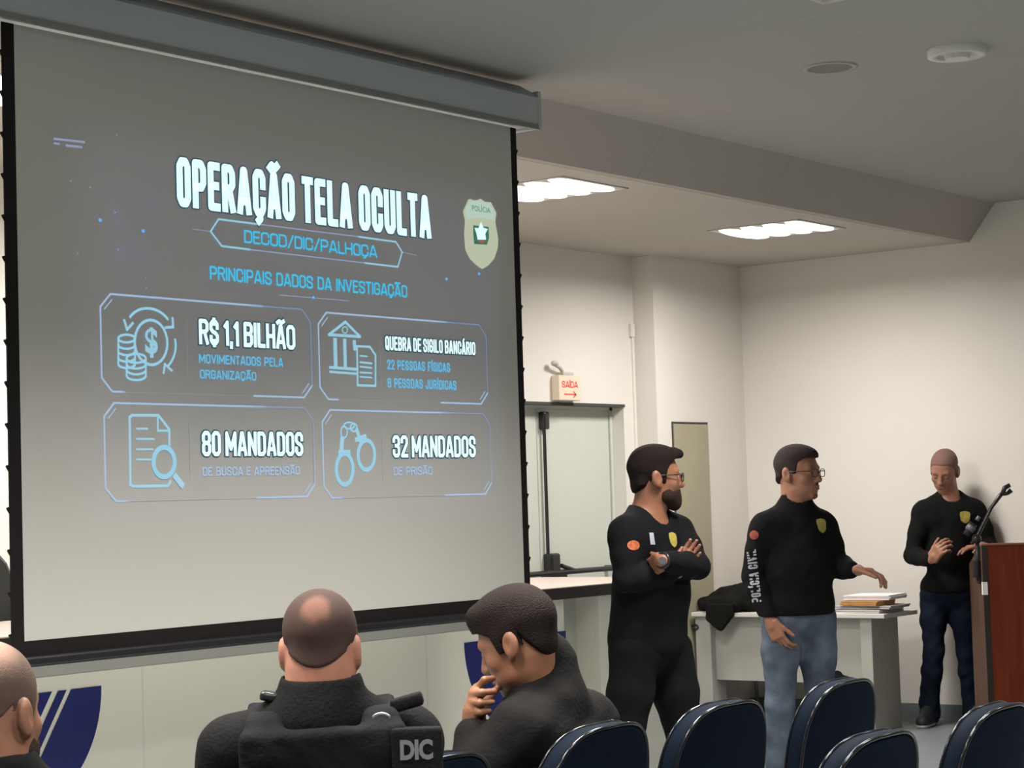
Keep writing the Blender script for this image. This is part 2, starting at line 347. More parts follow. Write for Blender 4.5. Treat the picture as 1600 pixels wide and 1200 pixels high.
# ================================================================= SLIDE / SCREEN
EXIT = t
SY = 5.2
scr = thing('projection_screen', 'large pull-down projection screen with black border showing a slide', 'projection screen', (5.55, SY, 1.0), world=True)
add('fabric', MB().box(4.226, SY, 1.104, 6.866, SY+.004, 3.09).done('fab'), M['fabric'], scr)
bd = MB().box(4.178, SY-.001, 1.05, 4.226, SY+.005, 3.09).box(6.866, SY-.001, 1.05, 6.905, SY+.005, 3.09).box(4.226, SY-.001, 1.05, 6.866, SY+.005, 1.104)
add('black_border', bd.done('bd'), M['black'], scr)
for side, xx in ((-1, 4.178), (1, 6.905)):
    for k in range(15):
        z = 1.12+k*.1335
        add('tension_tab', MB().prism([(xx, z-.012), (xx+side*.011, z+.004), (xx+side*.011, z+.009), (xx, z+.012)], 'y', SY, SY+.004).done('tab'), M['black'], scr)
add('bottom_bar', MB().box(4.14, SY-.02, 1.022, 6.93, SY+.03, 1.055, .008).done('bar'), M['blackg'], scr)
add('bar_cover', MB().box(4.14, SY-.015, .985, 6.93, SY+.025, 1.024, .004).done('bar2'), M['barg'], scr)
hs = MB().prism([(SY-.07, 3.10), (SY+.10, 3.10), (SY+.10, 3.27), (SY+.03, 3.29), (SY-.06, 3.235), (SY-.075, 3.22)], 'x', 3.9, 6.985)
hz = add('housing', hs.done('h'), M['housing'], scr)
add('end_cap', MB().box(6.97, SY-.078, 3.088, 6.992, SY+.105, 3.25, .004).done('cap'), M['housing'], scr)
add('housing_lip', MB().box(3.9, SY-.075, 3.083, 6.98, SY-.055, 3.102).done('lip'), M['barg'], scr)
for bx in (4.6,):
    add('mounting_bracket', MB().box(bx-.03, SY-.03, 3.27, bx+.03, SY+.08, ZH, .003).done('br'), M['dark'], scr)
# text and line helpers on the screen plane
_fc = {}
def text_mesh(s, off=0.0, space=1.0):
    cu = bpy.data.curves.new('t', 'FONT'); cu.body = s; cu.size = 1; cu.offset = off; cu.space_character = space; cu.resolution_u = 3
    cu.extrude = 0
    o = bpy.data.objects.new('t', cu); C.objects.link(o)
    dg = bpy.context.evaluated_depsgraph_get(); me = bpy.data.meshes.new_from_object(o.evaluated_get(dg))
    bpy.data.objects.remove(o); bpy.data.curves.remove(cu); me.materials.clear(); return me
_h = text_mesh('H'); CAP = max(v.co.y for v in _h.vertices); bpy.data.meshes.remove(_h)
def text_on(s, org, ux, uz, width, cap, off=0.0, space=1.0, thick=.0008):
    """text in the plane (ux, uz) from org; returns a mesh with a little thickness"""
    me = text_mesh(s, off, space)
    co = np.empty(len(me.vertices)*3); me.vertices.foreach_get('co', co); co = co.reshape(-1, 3)
    x0, x1 = co[:, 0].min(), co[:, 0].max()
    u = (co[:, 0]-x0)/(x1-x0)*width; v = co[:, 1]/CAP*cap
    ux, uz, org = map(np.array, (ux, uz, org)); n = np.cross(ux, uz)
    W = org + u[:, None]*ux + v[:, None]*uz + n*thick
    me.vertices.foreach_set('co', W.astype(float).ravel()); me.update(); return me
def sx(px, py, Y=SY): q = onY(px, py, Y); return q[0], q[2]
def ribbon(mb, pts, wd, y=SY-.002, closed=False):
    P = [V((a, 0, b)) for a, b in pts]; n = len(P)
    for i in range(n if closed else n-1):
        a, b = P[i], P[(i+1) % n]; d_ = b-a
        if d_.length < 1e-6: continue
        d_.normalize(); nn = V((-d_.z, 0, d_.x))*wd/2; e = d_*wd*.35
        vs = [mb.b.verts.new((q.x, y, q.z)) for q in (a-e-nn, b+e-nn, b+e+nn, a-e+nn)]
        mb.b.faces.new(vs)
def poly(mb, pts, y=SY-.002):
    mb.b.faces.new([mb.b.verts.new((a, y, b)) for a, b in pts])
def lines(name, groups, m, parent=None, y=SY-.002):
    mb = MB()
    for pts, wd, cl in groups: ribbon(mb, [sx(*q) for q in pts], wd, y, cl)
    return add(name, mb.done(name), m, parent or scr)

# condensed bold block lettering, drawn as strokes (unit cap height)
q_ = .26
GL = dict(
 A=([[(0, 0), (.42, 1), (.58, 1), (1, 0)], [(.15, .24), (.85, .24)]], 1.15), B=([[(0, 0), (0, 1), (.75, 1), (1, .88), (1, .66), (.75, .53), (0, .53)], [(.75, .53), (1, .42), (1, .12), (.75, 0), (0, 0)]], 1),
 C=([[(1, .68), (1, .88), (.74, 1), (.26, 1), (0, .88), (0, .12), (.26, 0), (.74, 0), (1, .12), (1, .32)]], 1), D=([[(0, 0), (0, 1), (.7, 1), (1, .87), (1, .13), (.7, 0), (0, 0)]], 1),
 E=([[(1, 1), (0, 1), (0, 0), (1, 0)], [(0, .52), (.85, .52)]], .85), F=([[(1, 1), (0, 1), (0, 0)], [(0, .5), (.85, .5)]], .82), G=([[(1, .70), (1, .88), (.74, 1), (.26, 1), (0, .88), (0, .12), (.26, 0), (.74, 0), (1, .12), (1, .46), (.55, .46)]], 1),
 H=([[(0, 0), (0, 1)], [(1, 0), (1, 1)], [(0, .5), (1, .5)]], 1), I=([[(0, 0), (0, 1)]], 0), J=([[(1, 1), (1, .12), (.74, 0), (.26, 0), (0, .12), (0, .28)]], .85), L=([[(0, 1), (0, 0), (1, 0)]], .8),
 M=([[(0, 0), (0, 1), (.5, .25), (1, 1), (1, 0)]], 1.4), N=([[(0, 0), (0, 1), (1, 0), (1, 1)]], 1.05), O=([[(.26, 0), (0, .12), (0, .88), (.26, 1), (.74, 1), (1, .88), (1, .12), (.74, 0), (.26, 0)]], 1),
 P=([[(0, 0), (0, 1), (.74, 1), (1, .88), (1, .55), (.74, .43), (0, .43)]], 1), R=([[(0, 0), (0, 1), (.74, 1), (1, .88), (1, .6), (.74, .5), (0, .5)], [(.6, .5), (1, 0)]], 1), Q=([[(.26, 0), (0, .12), (0, .88), (.26, 1), (.74, 1), (1, .88), (1, .12), (.74, 0), (.26, 0)], [(.6, .2), (1, -.04)]], 1),
 S=([[(1, .72), (1, .88), (.74, 1), (.26, 1), (0, .88), (0, .66), (.26, .54), (.74, .46), (1, .34), (1, .12), (.74, 0), (.26, 0), (0, .12), (0, .28)]], 1), T=([[(0, 1), (1, 1)], [(.5, 1), (.5, 0)]], .9),
 U=([[(0, 1), (0, .12), (.26, 0), (.74, 0), (1, .12), (1, 1)]], 1), V=([[(0, 1), (.5, 0), (1, 1)]], 1.1), Z=([[(0, 1), (1, 1), (0, 0), (1, 0)]], .95))
GL.update({'0': GL['O'], '1': ([[(0, .82), (1, 1), (1, 0)]], .35), '2': ([[(0, .75), (0, .88), (.26, 1), (.74, 1), (1, .88), (1, .65), (0, 0), (1, 0)]], 1), '3': ([[(0, .78), (0, .88), (.26, 1), (.74, 1), (1, .88), (1, .64), (.74, .53), (.4, .53)], [(.74, .53), (1, .4), (1, .12), (.74, 0), (.26, 0), (0, .12), (0, .24)]], 1),
 '8': ([[(.26, .53), (0, .64), (0, .88), (.26, 1), (.74, 1), (1, .88), (1, .64), (.74, .53), (.26, .53), (0, .4), (0, .12), (.26, 0), (.74, 0), (1, .12), (1, .4), (.74, .53)]], 1),
 '$': (GL['S'][0]+[[(.5, 1.1), (.5, .9)], [(.5, .1), (.5, -.1)]], .95), ',': ([[(0, .04), (-.05, -.14)]], 0), '/': ([[(0, -.05), (1, 1.05)]], .75),
 'Ç': (GL['C'][0]+[[(.5, 0), (.6, -.14), (.35, -.20)]], 1), 'Ã': (GL['A'][0]+[[(.05, 1.17), (.3, 1.25), (.65, 1.17), (.95, 1.25)]], 1.1), 'Á': (GL['A'][0]+[[(.4, 1.14), (.65, 1.28)]], 1.1), 'Í': ([[(0, 0), (0, 1)], [(-.1, 1.14), (.25, 1.28)]], 0)})
def strokes(mb, s_, x0, z0, width, cap, wt, y, grow=0., gk=.22, sp_w=.15):
    """wt: stroke thickness over cap height"""
    t = wt*cap; gap = t*1.30; n = len(s_); fixed = sum((t if c != ' ' else t*.35) for c in s_)
    adv = sum(GL[c][1] for c in s_ if c != ' ')+sp_w*s_.count(' ')
    gp = gk*t; lw = (width-fixed-gp*(n-1))/adv; x = x0
    for c in s_:
        if c == ' ': x += lw*sp_w+t*.35+gp; continue
        paths, wd = GL[c]; W_ = wd*lw
        for p_ in paths:
            P = [(x+t/2+(u*W_ if wd else u*t), z0+t/2+v*(cap-t)) for u, v in p_]; r_ = (t+grow)/2; cl = P[0] == P[-1]
            for i_, (a_, b_) in enumerate(zip(P, P[1:])):
                d_ = np.subtract(b_, a_); d_ = d_/(np.linalg.norm(d_)+1e-9); nn = np.array([-d_[1], d_[0]])*r_
                e0 = r_*.92 if (i_ == 0 and not cl) else 0; e1 = r_*.92 if (i_ == len(P)-2 and not cl) else 0
                A_1 = np.array(a_)-d_*e0; B_1 = np.array(b_)+d_*e1
                poly(mb, [A_1-nn, B_1-nn, B_1+nn, A_1+nn], y)
                if i_ or cl: poly(mb, [(a_[0]+r_*math.cos(w_), a_[1]+r_*math.sin(w_)) for w_ in np.linspace(0, 2*math.pi, 12, endpoint=False)], y-.00002)
        x += W_+t+gp
def slide_text(name, s_, L, Rr, m, wt=.17, space=1.0, halo=False):
    # L = ((px,py) top-left, (px,py) bottom-left); Rr the same at the right end
    (ax, az), (bx_, bz_), (cx, cz), (dx, dz) = sx(*L[0]), sx(*L[1]), sx(*Rr[0]), sx(*Rr[1])
    x0 = (ax+bx_)/2; x1 = (cx+dx)/2; z0 = (bz_+dz)/2; z1 = (az+cz)/2
    mb = MB(); strokes(mb, s_, x0, z0, x1-x0, z1-z0, wt if halo else wt*.88, SY-.003, gk=.22 if halo else .62, sp_w=.34 if halo else .5); o = add(name, mb.done(name), m, scr)
    if halo:
        mb = MB(); strokes(mb, s_, x0, z0, x1-x0, z1-z0, wt, SY-.0015, .009, sp_w=.34); add('text_outline', mb.done('halo'), M['lhalo'], scr)
    return o
slide_text('slide_title', 'OPERAÇÃO TELA OCULTA', ((273, 247), (277, 322)), ((669, 303), (676, 375)), M['ltitle'], .17, 1, True)
slide_text('slide_subtitle', 'DECOD/DIC/PALHOÇA', ((380, 358), (381, 379)), ((587, 385), (590, 404)), M['lcyan'], .17)
slide_text('slide_heading', 'PRINCIPAIS DADOS DA INVESTIGAÇÃO', ((326, 415.5), (328, 436)), ((636, 446), (635, 466)), M['lcyan'], .17)
slide_text('slide_figure', 'R$ 1,1 BILHÃO', ((309.5, 498), (310, 538)), ((461, 508), (460, 547)), M['ltitle'], .17, 1, True)
slide_text('slide_caption', 'MOVIMENTADOS PELA', ((310, 552.5), (310, 567)), ((441.5, 560), (441.5, 574)), M['lblue'], .19)
slide_text('slide_caption', 'ORGANIZAÇÃO', ((311.5, 577), (311.5, 591)), ((399.5, 581.6), (399.5, 595.5)), M['lblue'], .19)
slide_text('slide_figure', '80 MANDADOS', ((314, 672.5), (315, 712)), ((473, 675.5), (473, 713.5)), M['ltitle'], .17, 1, True)
slide_text('slide_caption', 'DE BUSCA E APREENSÃO', ((315.5, 729.5), (315.5, 743.5)), ((467.6, 728.6), (467.6, 742.4)), M['lpale'], .19)
slide_text('slide_figure', 'QUEBRA DE SIGILO BANCÁRIO', ((600.6, 524.5), (601, 546)), ((742.5, 535), (741.6, 556)), M['ltitle'], .17, 1, True)
slide_text('slide_caption', '22 PESSOAS FÍSICAS', ((603.6, 560.5), (604, 576.5)), ((702.6, 568.6), (702, 582.5)), M['lblue'], .19)
slide_text('slide_caption', '8 PESSOAS JURÍDICAS', ((604.5, 589), (605, 605)), ((712.5, 596.5), (712, 610.5)), M['lblue'], .19)
slide_text('slide_figure', '32 MANDADOS', ((611.5, 680.5), (613.5, 714.5)), ((742.5, 680.5), (742.5, 715)), M['ltitle'], .17, 1, True)
slide_text('slide_caption', 'DE PRISÃO', ((614, 730), (614, 743)), ((675, 728.5), (675, 742)), M['lpale'], .19)
def panel(xl, xr, tl, bl, tr, br, div):
    # px: left/right edge at mid height, points on the top and bottom lines at both ends
    x0 = sx(*xl)[0]; x1 = sx(*xr)[0]; z1 = (sx(*tl)[1]+sx(*tr)[1])/2; z0 = (sx(*bl)[1]+sx(*br)[1])/2
    c = .045; f_ = add('slide_panel', (lambda mb: (ribbon(mb, [(x0, z0+c), (x0, z1-c), (x0+c, z1), (x0+.75*(x1-x0), z1)], .007), mb.done('p'))[1])(MB()), M['lpale'], scr)
    q = .018; xd = sx(*div)[0]
    for pts, wd, nm, mt in (([(x0+.7*(x1-x0), z1), (x1-c, z1), (x1, z1-c), (x1, z0+c)], .006, 'panel_corner', 'ldim2'), ([(x0, z0+c), (x0+c, z0), (x0+2.2*c, z0)], .007, 'panel_corner', 'lpale'),
        ([(x1-.3*(x1-x0), z0), (x1-c, z0), (x1, z0+c)], .007, 'panel_corner', 'lpale'), ([(x0+q, z1-c*1.15), (x0+c*1.15, z1-q)], .004, 'corner_tick', 'lpale'), ([(x1-q, z0+c*1.15), (x1-c*1.15, z0+q)], .004, 'corner_tick', 'lpale'),
        ([(x0+2*c, z0), (x1-.3*(x1-x0), z0)], .003, 'panel_edge', 'lfaint'), ([(xd, z0+.06), (xd, z1-.06)], .004, 'panel_divider', 'lfaint')):
        mb = MB(); ribbon(mb, pts, wd); add(nm, mb.done(nm), M[mt], f_)
panel((157, 520), (486, 560), (172, 459), (173, 612), (472, 484), (478, 621), (292, 545))
panel((163, 700), (490, 700), (176, 629), (178, 782), (476, 638), (480, 777), (297, 710))
panel((498, 550), (760, 570), (508, 487), (512, 622), (750, 509), (754, 633), (594, 560))
panel((504, 700), (766, 700), (513, 640), (518, 777), (752, 647), (757, 773), (598, 710))
lines('slide_frame', [([(328.5, 361.5), (341, 342.5), (400, 350)], .007, False), ([(328.5, 361.5), (346, 384.5), (390, 390)], .007, False)], M['licon'])
lines('slide_frame', [([(560, 370), (618, 378), (628, 394), (621, 417), (570, 411)], .007, False)], M['licon'])
lines('slide_frame', [([(400, 350), (560, 370)], .005, False), ([(390, 390), (570, 411)], .005, False), ([(300, 358), (328, 361.5)], .003, False), ([(628, 394), (650, 399)], .003, False)], M['ldim'])
lines('slide_underline', [([(436, 461), (545, 470)], .0035, False)], M['ldim'])
lines('slide_mark', [([(84, 217), (131, 222)], .008, False), ([(84, 224), (92, 225)], .007, False), ([(103, 227.5), (127, 230)], .008, False)], M['ldim'])
def disc(pts, r):
    mb = MB()
    for q in pts:
        a, b = sx(*q); poly(mb, [(a+r*math.cos(t_)*1.2, b+r*math.sin(t_)) for t_ in np.linspace(0, 2*math.pi, 12, endpoint=False)], SY-.0025)
    return mb
add('slide_spark', disc([(156, 344), (223, 361), (489, 465), (697, 436), (748, 428)], .006).done('s'), M['lspark'], scr)
add('slide_spark', disc([(182, 211), (140, 293), (179, 332), (184, 390), (227, 435), (121, 396), (228, 450), (110, 283)], .0035).done('s'), M['ldim'], scr)
def ellp(cx, cy, rx, ry, a0=0, a1=360, n=28, sl=0.0):
    out = []
    for a in np.radians(np.linspace(a0, a1, n)):
        x = cx+rx*math.cos(a); out.append((x, cy-ry*math.sin(a)+sl*(x-cx)))
    return out
# money icon
g = [(ellp(235.5, 535, 25.5, 35, sl=.06), .010, True), (ellp(233, 515, 35, 33, 35, 150, sl=.1), .009, False), (ellp(233, 540, 41, 45, -45, 12, 12), .009, False),
     ([(193.5, 500), (198, 515), (207, 505)], .010, False), ([(258, 512), (270, 511), (269, 497)], .010, False), ([(255, 583), (257, 569), (268, 579)], .009, False)]
def coins(cx, cy, n, rx=14, ry=6, dy=9.5):
    o = [(ellp(cx, cy, rx, ry), .008, True), ([(cx-rx, cy), (cx-rx, cy+dy*n)], .008, False), ([(cx+rx, cy), (cx+rx, cy+dy*n)], .008, False)]
    for k in range(1, n+1): o.append((ellp(cx, cy+dy*k, rx, ry, 180, 360, 14), .008, False))
    return o
lines('slide_icon', g, M['licon'])
lines('slide_icon', coins(197, 529, 4, 13, 6, 10) + coins(212, 560, 3, 15, 7, 9), M['licon'], y=SY-.003)
a = sx(226, 552); b_ = sx(245, 515)
add('slide_icon', text_on('$', (a[0], SY-.003, sx(235, 551)[1]), (1, 0, 0), (0, 0, 1), b_[0]-a[0], .082, .03), M['licon'], scr)
# document and magnifier
lines('slide_icon', [([(202, 652), (203, 757), (207, 760), (262, 759), (266, 752)], .010, False), ([(202, 652), (206, 649), (247, 649), (264, 671), (264, 695)], .010, False), ([(246, 650), (246, 673), (263, 673)], .008, False),
   ([(213, 670), (230, 670)], .007, False), ([(213, 686), (240, 686)], .007, False), ([(213, 702), (238, 702)], .007, False), ([(213, 718), (235, 718)], .007, False)], M['licon'])
lines('slide_icon', [(ellp(255.5, 722, 16.5, 23), .017, True), ([(273, 744), (284, 758)], .022, False)], M['licon'], y=SY-.003)
# bank and sheet
lines('slide_icon', [([(513.5, 523), (539, 503), (562, 526)], .011, True), ([(523, 531), (524, 570)], .020, False), ([(538, 532), (539, 571)], .018, False), ([(553, 534), (554, 545)], .018, False), ([(515, 574), (556, 577)], .011, False), ([(515, 581), (556, 584)], .009, False), (ellp(538.5, 515.5, 4, 5), .004, True)], M['licon'])
lines('slide_icon', [([(557, 541), (577, 542), (586, 555), (586, 603), (558, 602)], .009, True), ([(562, 556), (573, 557)], .006, False), ([(562, 566), (580, 568)], .008, False), ([(562, 573), (580, 575)], .007, False), ([(562, 582), (580, 583)], .007, False), ([(562, 589), (580, 590)], .006, False)], M['licon'], y=SY-.003)
# handcuffs
lines('slide_icon', [(ellp(538, 733, 13, 24), .016, True), (ellp(572, 711, 13, 23), .016, True), ([(533, 700), (534, 686)], .022, False), ([(530, 707), (545, 707)], .02, False), ([(557, 672), (562, 688)], .018, False), ([(556, 687), (570, 682)], .018, False),
   (ellp(537, 675, 5, 9), .007, True), (ellp(545, 665, 8, 5), .007, True), (ellp(552, 668, 5, 6), .007, True)], M['licon'])
# badge on the slide
def bz(pts): return [sx(680+a/7.5, 280+b/7.5) for a, b in pts]
mb = MB(); poly(mb, bz([(320, 380), (385, 235), (410, 232), (455, 250), (490, 245), (525, 228), (580, 265), (650, 270), (715, 400), (700, 500), (735, 700), (730, 800), (690, 930), (620, 1010), (545, 1055), (480, 1010), (400, 930), (350, 830), (335, 650), (345, 480)]))
bdg = add('slide_badge', mb.done('bdg'), M['lcream'], scr)
mb = MB(); poly(mb, bz([(345, 370), (395, 260), (520, 250), (640, 290), (690, 400), (680, 480), (520, 450), (365, 470)]), SY-.0025); add('badge_crest', mb.done('x'), M['lcream2'], bdg)
mb = MB(); poly(mb, bz([(440, 540), (620, 560), (625, 690), (600, 770), (450, 760), (440, 640)]), SY-.0027); add('badge_crest', mb.done('x'), M['lgreen'], bdg)
mb = MB(); poly(mb, bz([(455, 570), (500, 575), (530, 500), (560, 570), (610, 585), (580, 640), (590, 710), (490, 710), (480, 650)]), SY-.003); add('badge_crest', mb.done('x'), M['ltitle'], bdg)
mb = MB(); poly(mb, bz([(500, 715), (580, 715), (560, 750), (520, 750)]), SY-.0032); add('badge_crest', mb.done('x'), M['lredd'], bdg)
a = bz([(425, 385)])[0]; b_ = bz([(640, 400)])[0]
add('badge_lettering', text_on('POLÍCIA', (a[0], SY-.003, b_[1]), (1, 0, 0), (0, 0, 1), b_[0]-a[0], .022, .0), M['lgreen'], bdg)
mb = MB(); strokes(mb, 'SAÍDA', -.085, .0, .17, .042, .2, -.0605)
add('lettering', mb.done('saida'), M['red'], EXIT)
mb = MB(); ribbon(mb, [(-.06, -.04), (.06, -.04)], .010, -.0605); ribbon(mb, [(.035, -.022), (.062, -.04), (.035, -.058)], .009, -.0605)
add('arrow', mb.done('arrow'), M['red'], EXIT)
# ================================================================= BENCH / HEAD TABLE
BY = 5.828
bn = thing('head_table', 'long panelled head table with beige top and dark edge below the screen', 'table', (6, BY, 0), world=True)
add('tabletop', MB().box(3.2, BY+.01, 1.025, 9.05, 6.72, 1.078, .003).done('t'), M['benchtop'], bn)
add('top_edge', MB().box(3.2, BY-.005, 1.02, 9.05, BY+.012, 1.074).done('e'), M['edge'], bn)
add('front_panel', MB().box(3.2, BY+.03, 0, 8.045, BY+.06, 1.025, .002).done('p'), M['bench'], bn)
add('recess_panel', MB().box(8.04, BY+.17, 0, 8.36, BY+.19, 1.025).done('p'), M['bench_shade'], bn)
add('end_panel', MB().box(8.34, BY+.03, 0, 9.05, BY+.06, 1.025, .002).box(8.34, BY+.06, 0, 8.37, BY+.19, 1.025).done('p'), M['bench'], bn)
add('side_panel', MB().box(3.2, BY+.06, 0, 3.23, 6.6, 1.025).box(9.02, BY+.06, 0, 9.05, 6.6, 1.025).done('p'), M['bench'], bn)
# logos (the same vinyl mark, twice)
LY = BY+.028
def logo(cx, label):
    t = thing('wall_logo', label, 'logo', (cx, LY, .865))
    hw, dp = .3925, .427
    side = lambda z: hw*math.sqrt(max(0, 1-(z/dp)**2))
    e0 = onY(111.5, 1083, LY); e1 = onY(63, 1192, LY); slant = (e1[0]-e0[0])/(e0[2]-e1[2])
    ed = [onY(q, 1085, LY)[0]-xa for q in (66, 81, 91, 104, 111.5)]
    zs = np.linspace(0, dp-.004, 24)
    for lo_, hi_ in ((None, ed[1]), (ed[2], ed[3]), (ed[4], None)):
        L, Rr = [], []
        for z in zs:
            l = max(-side(z), -9 if lo_ is None else lo_+slant*z); r = min(side(z), 9 if hi_ is None else hi_+slant*z)
            if r-l > .004: L.append((l, -z)); Rr.append((r, -z))
        if len(L) > 1: add('logo_stripe' if hi_ else 'logo_field', MB().prism(L+Rr[::-1], 'y', -.0015, .001).done('lg'), M['logo'], t)
    return t
xa = onY(158, 1077, LY)[0]-.3925; xb = (onY(725, 1004, LY)[0]+onY(884, 987, LY)[0])/2
logo(xa, 'dark blue shield logo with white slanted stripes, lower left under the screen')
logo(xb, 'dark blue shield logo behind the head of the man touching his chin')
# office chair behind the bench at far left
ocp = onY(-2, 900, 7.0)
t = thing('office_chair', 'black office chair behind the head table at the left edge', 'chair', (ocp[0]-.19, 7.0, 0), math.radians(180))
mb = MB(); prof = []
for k in range(24):
    a = 2*math.pi*k/24; c_, s_ = math.cos(a), math.sin(a)
    prof.append((.25*abs(c_)**.6*(1 if c_ > 0 else -1), 1.0+.36*abs(s_)**.6*(1 if s_ > 0 else -1)))
mb.prism(prof, 'y', -.03, .03)
add('backrest', mb.done('b'), M['chairg'], t)
add('back_frame', MB().tube([(a_, 0, b__) for a_, b__ in prof], .028, closed=True).done('f'), M['blackg'], t, True)
add('seat', MB().box(-.25, .02, .45, .25, .5, .53, .03).done('s'), M['chairg'], t)
add('pedestal', MB().cyl((0, .25, .08), (0, .25, .46), .03).box(-.3, .22, .05, .3, .28, .09).box(-.03, -.05, .05, .03, .55, .09).box(-.3, .22, .0, -.26, .28, .06).box(.26, .22, .0, .3, .28, .06).box(-.03, -.05, 0, .03, 0, .06).box(-.03, .5, 0, .03, .55, .06).box(-.02, -.02, .46, .02, .06, .8).done('p'), M['blackg'], t)
# ================================================================= DESK BY THE RIGHT WALL
DX0, DX1, DZ = 11.40, 11.86, .735
DY0, DY1 = onX(1381, 956, DX0)[1], 7.27
dk = thing('desk', 'light grey office desk with modesty panel against the right wall', 'desk', (DX0, DY0, 0), world=True)
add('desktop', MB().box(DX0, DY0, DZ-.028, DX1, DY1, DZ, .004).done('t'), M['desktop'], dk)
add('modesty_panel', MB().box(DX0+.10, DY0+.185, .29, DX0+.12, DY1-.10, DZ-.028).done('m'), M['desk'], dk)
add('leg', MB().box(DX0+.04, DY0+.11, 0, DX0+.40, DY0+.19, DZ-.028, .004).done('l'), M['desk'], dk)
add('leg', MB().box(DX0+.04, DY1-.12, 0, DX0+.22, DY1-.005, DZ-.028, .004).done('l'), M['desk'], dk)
q = onX(1086, 980, DX0+.04)
add('cable_grommet', MB().tube([(DX0+.037, q[1]+.025*math.cos(a), q[2]+.015*math.sin(a)) for a in np.linspace(0, 2*math.pi, 12, endpoint=False)], .007, 6, True).done('g'), M['blackg'], dk)
# papers
def sheet_stack(name, label, cat, px0, px1, ybase, z0, h, m, depth, tilt=0, lid=None, x0=None):
    x0 = DX0+.02 if x0 is None else x0
    a = onX(px1, ybase, x0)[1]; b = onX(px0, ybase, x0)[1]
    t = thing(name, label, cat, (x0+depth/2, (a+b)/2, z0), tilt)
    hw = abs(b-a)/2
    n = max(1, int(h/.009)); mb = MB()
    for k in range(n):
        j = random.uniform(-.008, .008)
        mb.box(-depth/2+abs(j), -hw+j, k*h/n, depth/2-abs(j), hw+j, (k+.85)*h/n)
    add('pages' if lid else 'sheet_block', mb.done('s'), m, t)
    return t, hw
t, hw = sheet_stack('paper_folder', 'flat white folder lying at the bottom of the pile on the desk', 'folder', 1300, 1372, 950, DZ, .026, M['paper'], .34, 0, True)
t, hw = sheet_stack('document_folder', 'grey-edged folder lying in the middle of the pile on the desk', 'folder', 1298, 1386, 946, DZ+.028, .020, M['paperg'], .32, .06, True)
t, hw = sheet_stack('envelope', 'brown kraft envelope in the pile of papers on the desk', 'envelope', 1312, 1370, 940, DZ+.050, .030, M['kraft'], .24, -.04, True, DX0+.0)
t, hw = sheet_stack('paper_stack', 'loose white papers on top of the pile on the desk', 'papers', 1316, 1384, 936, DZ+.082, .030, M['paper'], .30, .10, True, DX0+.06)
# black laptop bag behind man 2 on the desk
# ================================================================= LECTERN + MIC
lp = at(1541, 1000, 12.32); zt = at(1535, 850, 12.32)[2]; zb = at(1512, 881, 12.70)[2]; LW, LD = .60, .38
lec = thing('lectern', 'tall reddish-brown wooden lectern at the right edge', 'lectern', (lp[0], lp[1], 0), -YAW)
prof = [(.022, 0), (LD, 0), (LD, zb), (.022, zt-.004)]
add('side_panel', MB().prism(prof, 'x', 0, .025).done('s'), M['woodside'], lec)
add('side_panel', MB().prism(prof, 'x', LW-.025, LW).done('s'), M['woodside'], lec)
add('front_panel', MB().box(0, 0, 0, LW, .022, zt-.012, .002).done('f'), M['wood'], lec)
add('top_lip', MB().box(-.003, -.003, zt-.012, LW+.003, .03, zt, .002).done('l'), M['lip'], lec)
add('reading_top', MB().prism([(.03, zt-.03), (LD+.0, zb-.03), (LD+.0, zb-.012), (.03, zt-.012)], 'x', .0255, LW-.0255).done('r'), M['wood'], lec)
add('shelf', MB().box(.0255, .022, .55, LW-.0255, LD, .57).done('sh'), M['woodside'], lec)
add('dark_edge_strip', MB().box(-.002, -.002, 0, .03, .012, zt-.013).done('de'), M['edge'], lec)
lz0, lz1 = at(1530, 930, 12.32)[2], at(1530, 910, 12.32)[2]
add('label_tag', MB().box(-.006, -.004, lz0, .022, -.0015, lz1).box(-.006, -.004, lz0, -.002, .035, lz1).done('lt'), M['paper'], lec, label='small white tag on the dark edge')
mc = thing('microphone_stand', 'black microphone stand with diagonal boom arm clamped to the lectern', 'microphone stand', tuple(at(1528, 900, 12.45)), world=True)
mD = 12.42
mp = lambda x, y, dd=0: tuple(at(x, y, mD+dd))
add('clamp', MB().tube([mp(1526, 876), mp(1526, 902)], .026, 10).tube([mp(1529, 855), mp(1530, 912)], .014, 8).done('c'), M['blackg'], mc)
add('pole', MB().tube([mp(1529, 908), mp(1527, 845)], .014, 8).sph(mp(1526, 842), .03).done('p'), M['blackg'], mc, True)
bm_ = add('boom_arm', MB().tube([mp(1518, 850), mp(1526, 840), mp(1540, 812), mp(1549, 793), mp(1562, 775), mp(1567, 770)], [.012, .014, .011, .011, .014, .012], 8).done('b'), M['blackg'], mc, True)
add('clip_fork', MB().tube([mp(1566, 772), mp(1570, 762), mp(1578, 758)], [.014, .016, .014], 8).tube([mp(1566, 772), mp(1574, 771), mp(1580, 766)], [.012, .012, .016], 8).done('k'), M['blackg'], mc, True)
add('microphone', MB().tube([mp(1509, 836), mp(1521, 818)], [.020, .026], 10).done('m'), M['blackg'], mc, True)
add('microphone_grille', MB().tube([mp(1514, 829), mp(1519, 822)], .029, 10).tube([mp(1526, 813), mp(1530, 807)], .012, 8).done('g'), mat('grey metal grille', (.12, .12, .13), .4), mc, True)
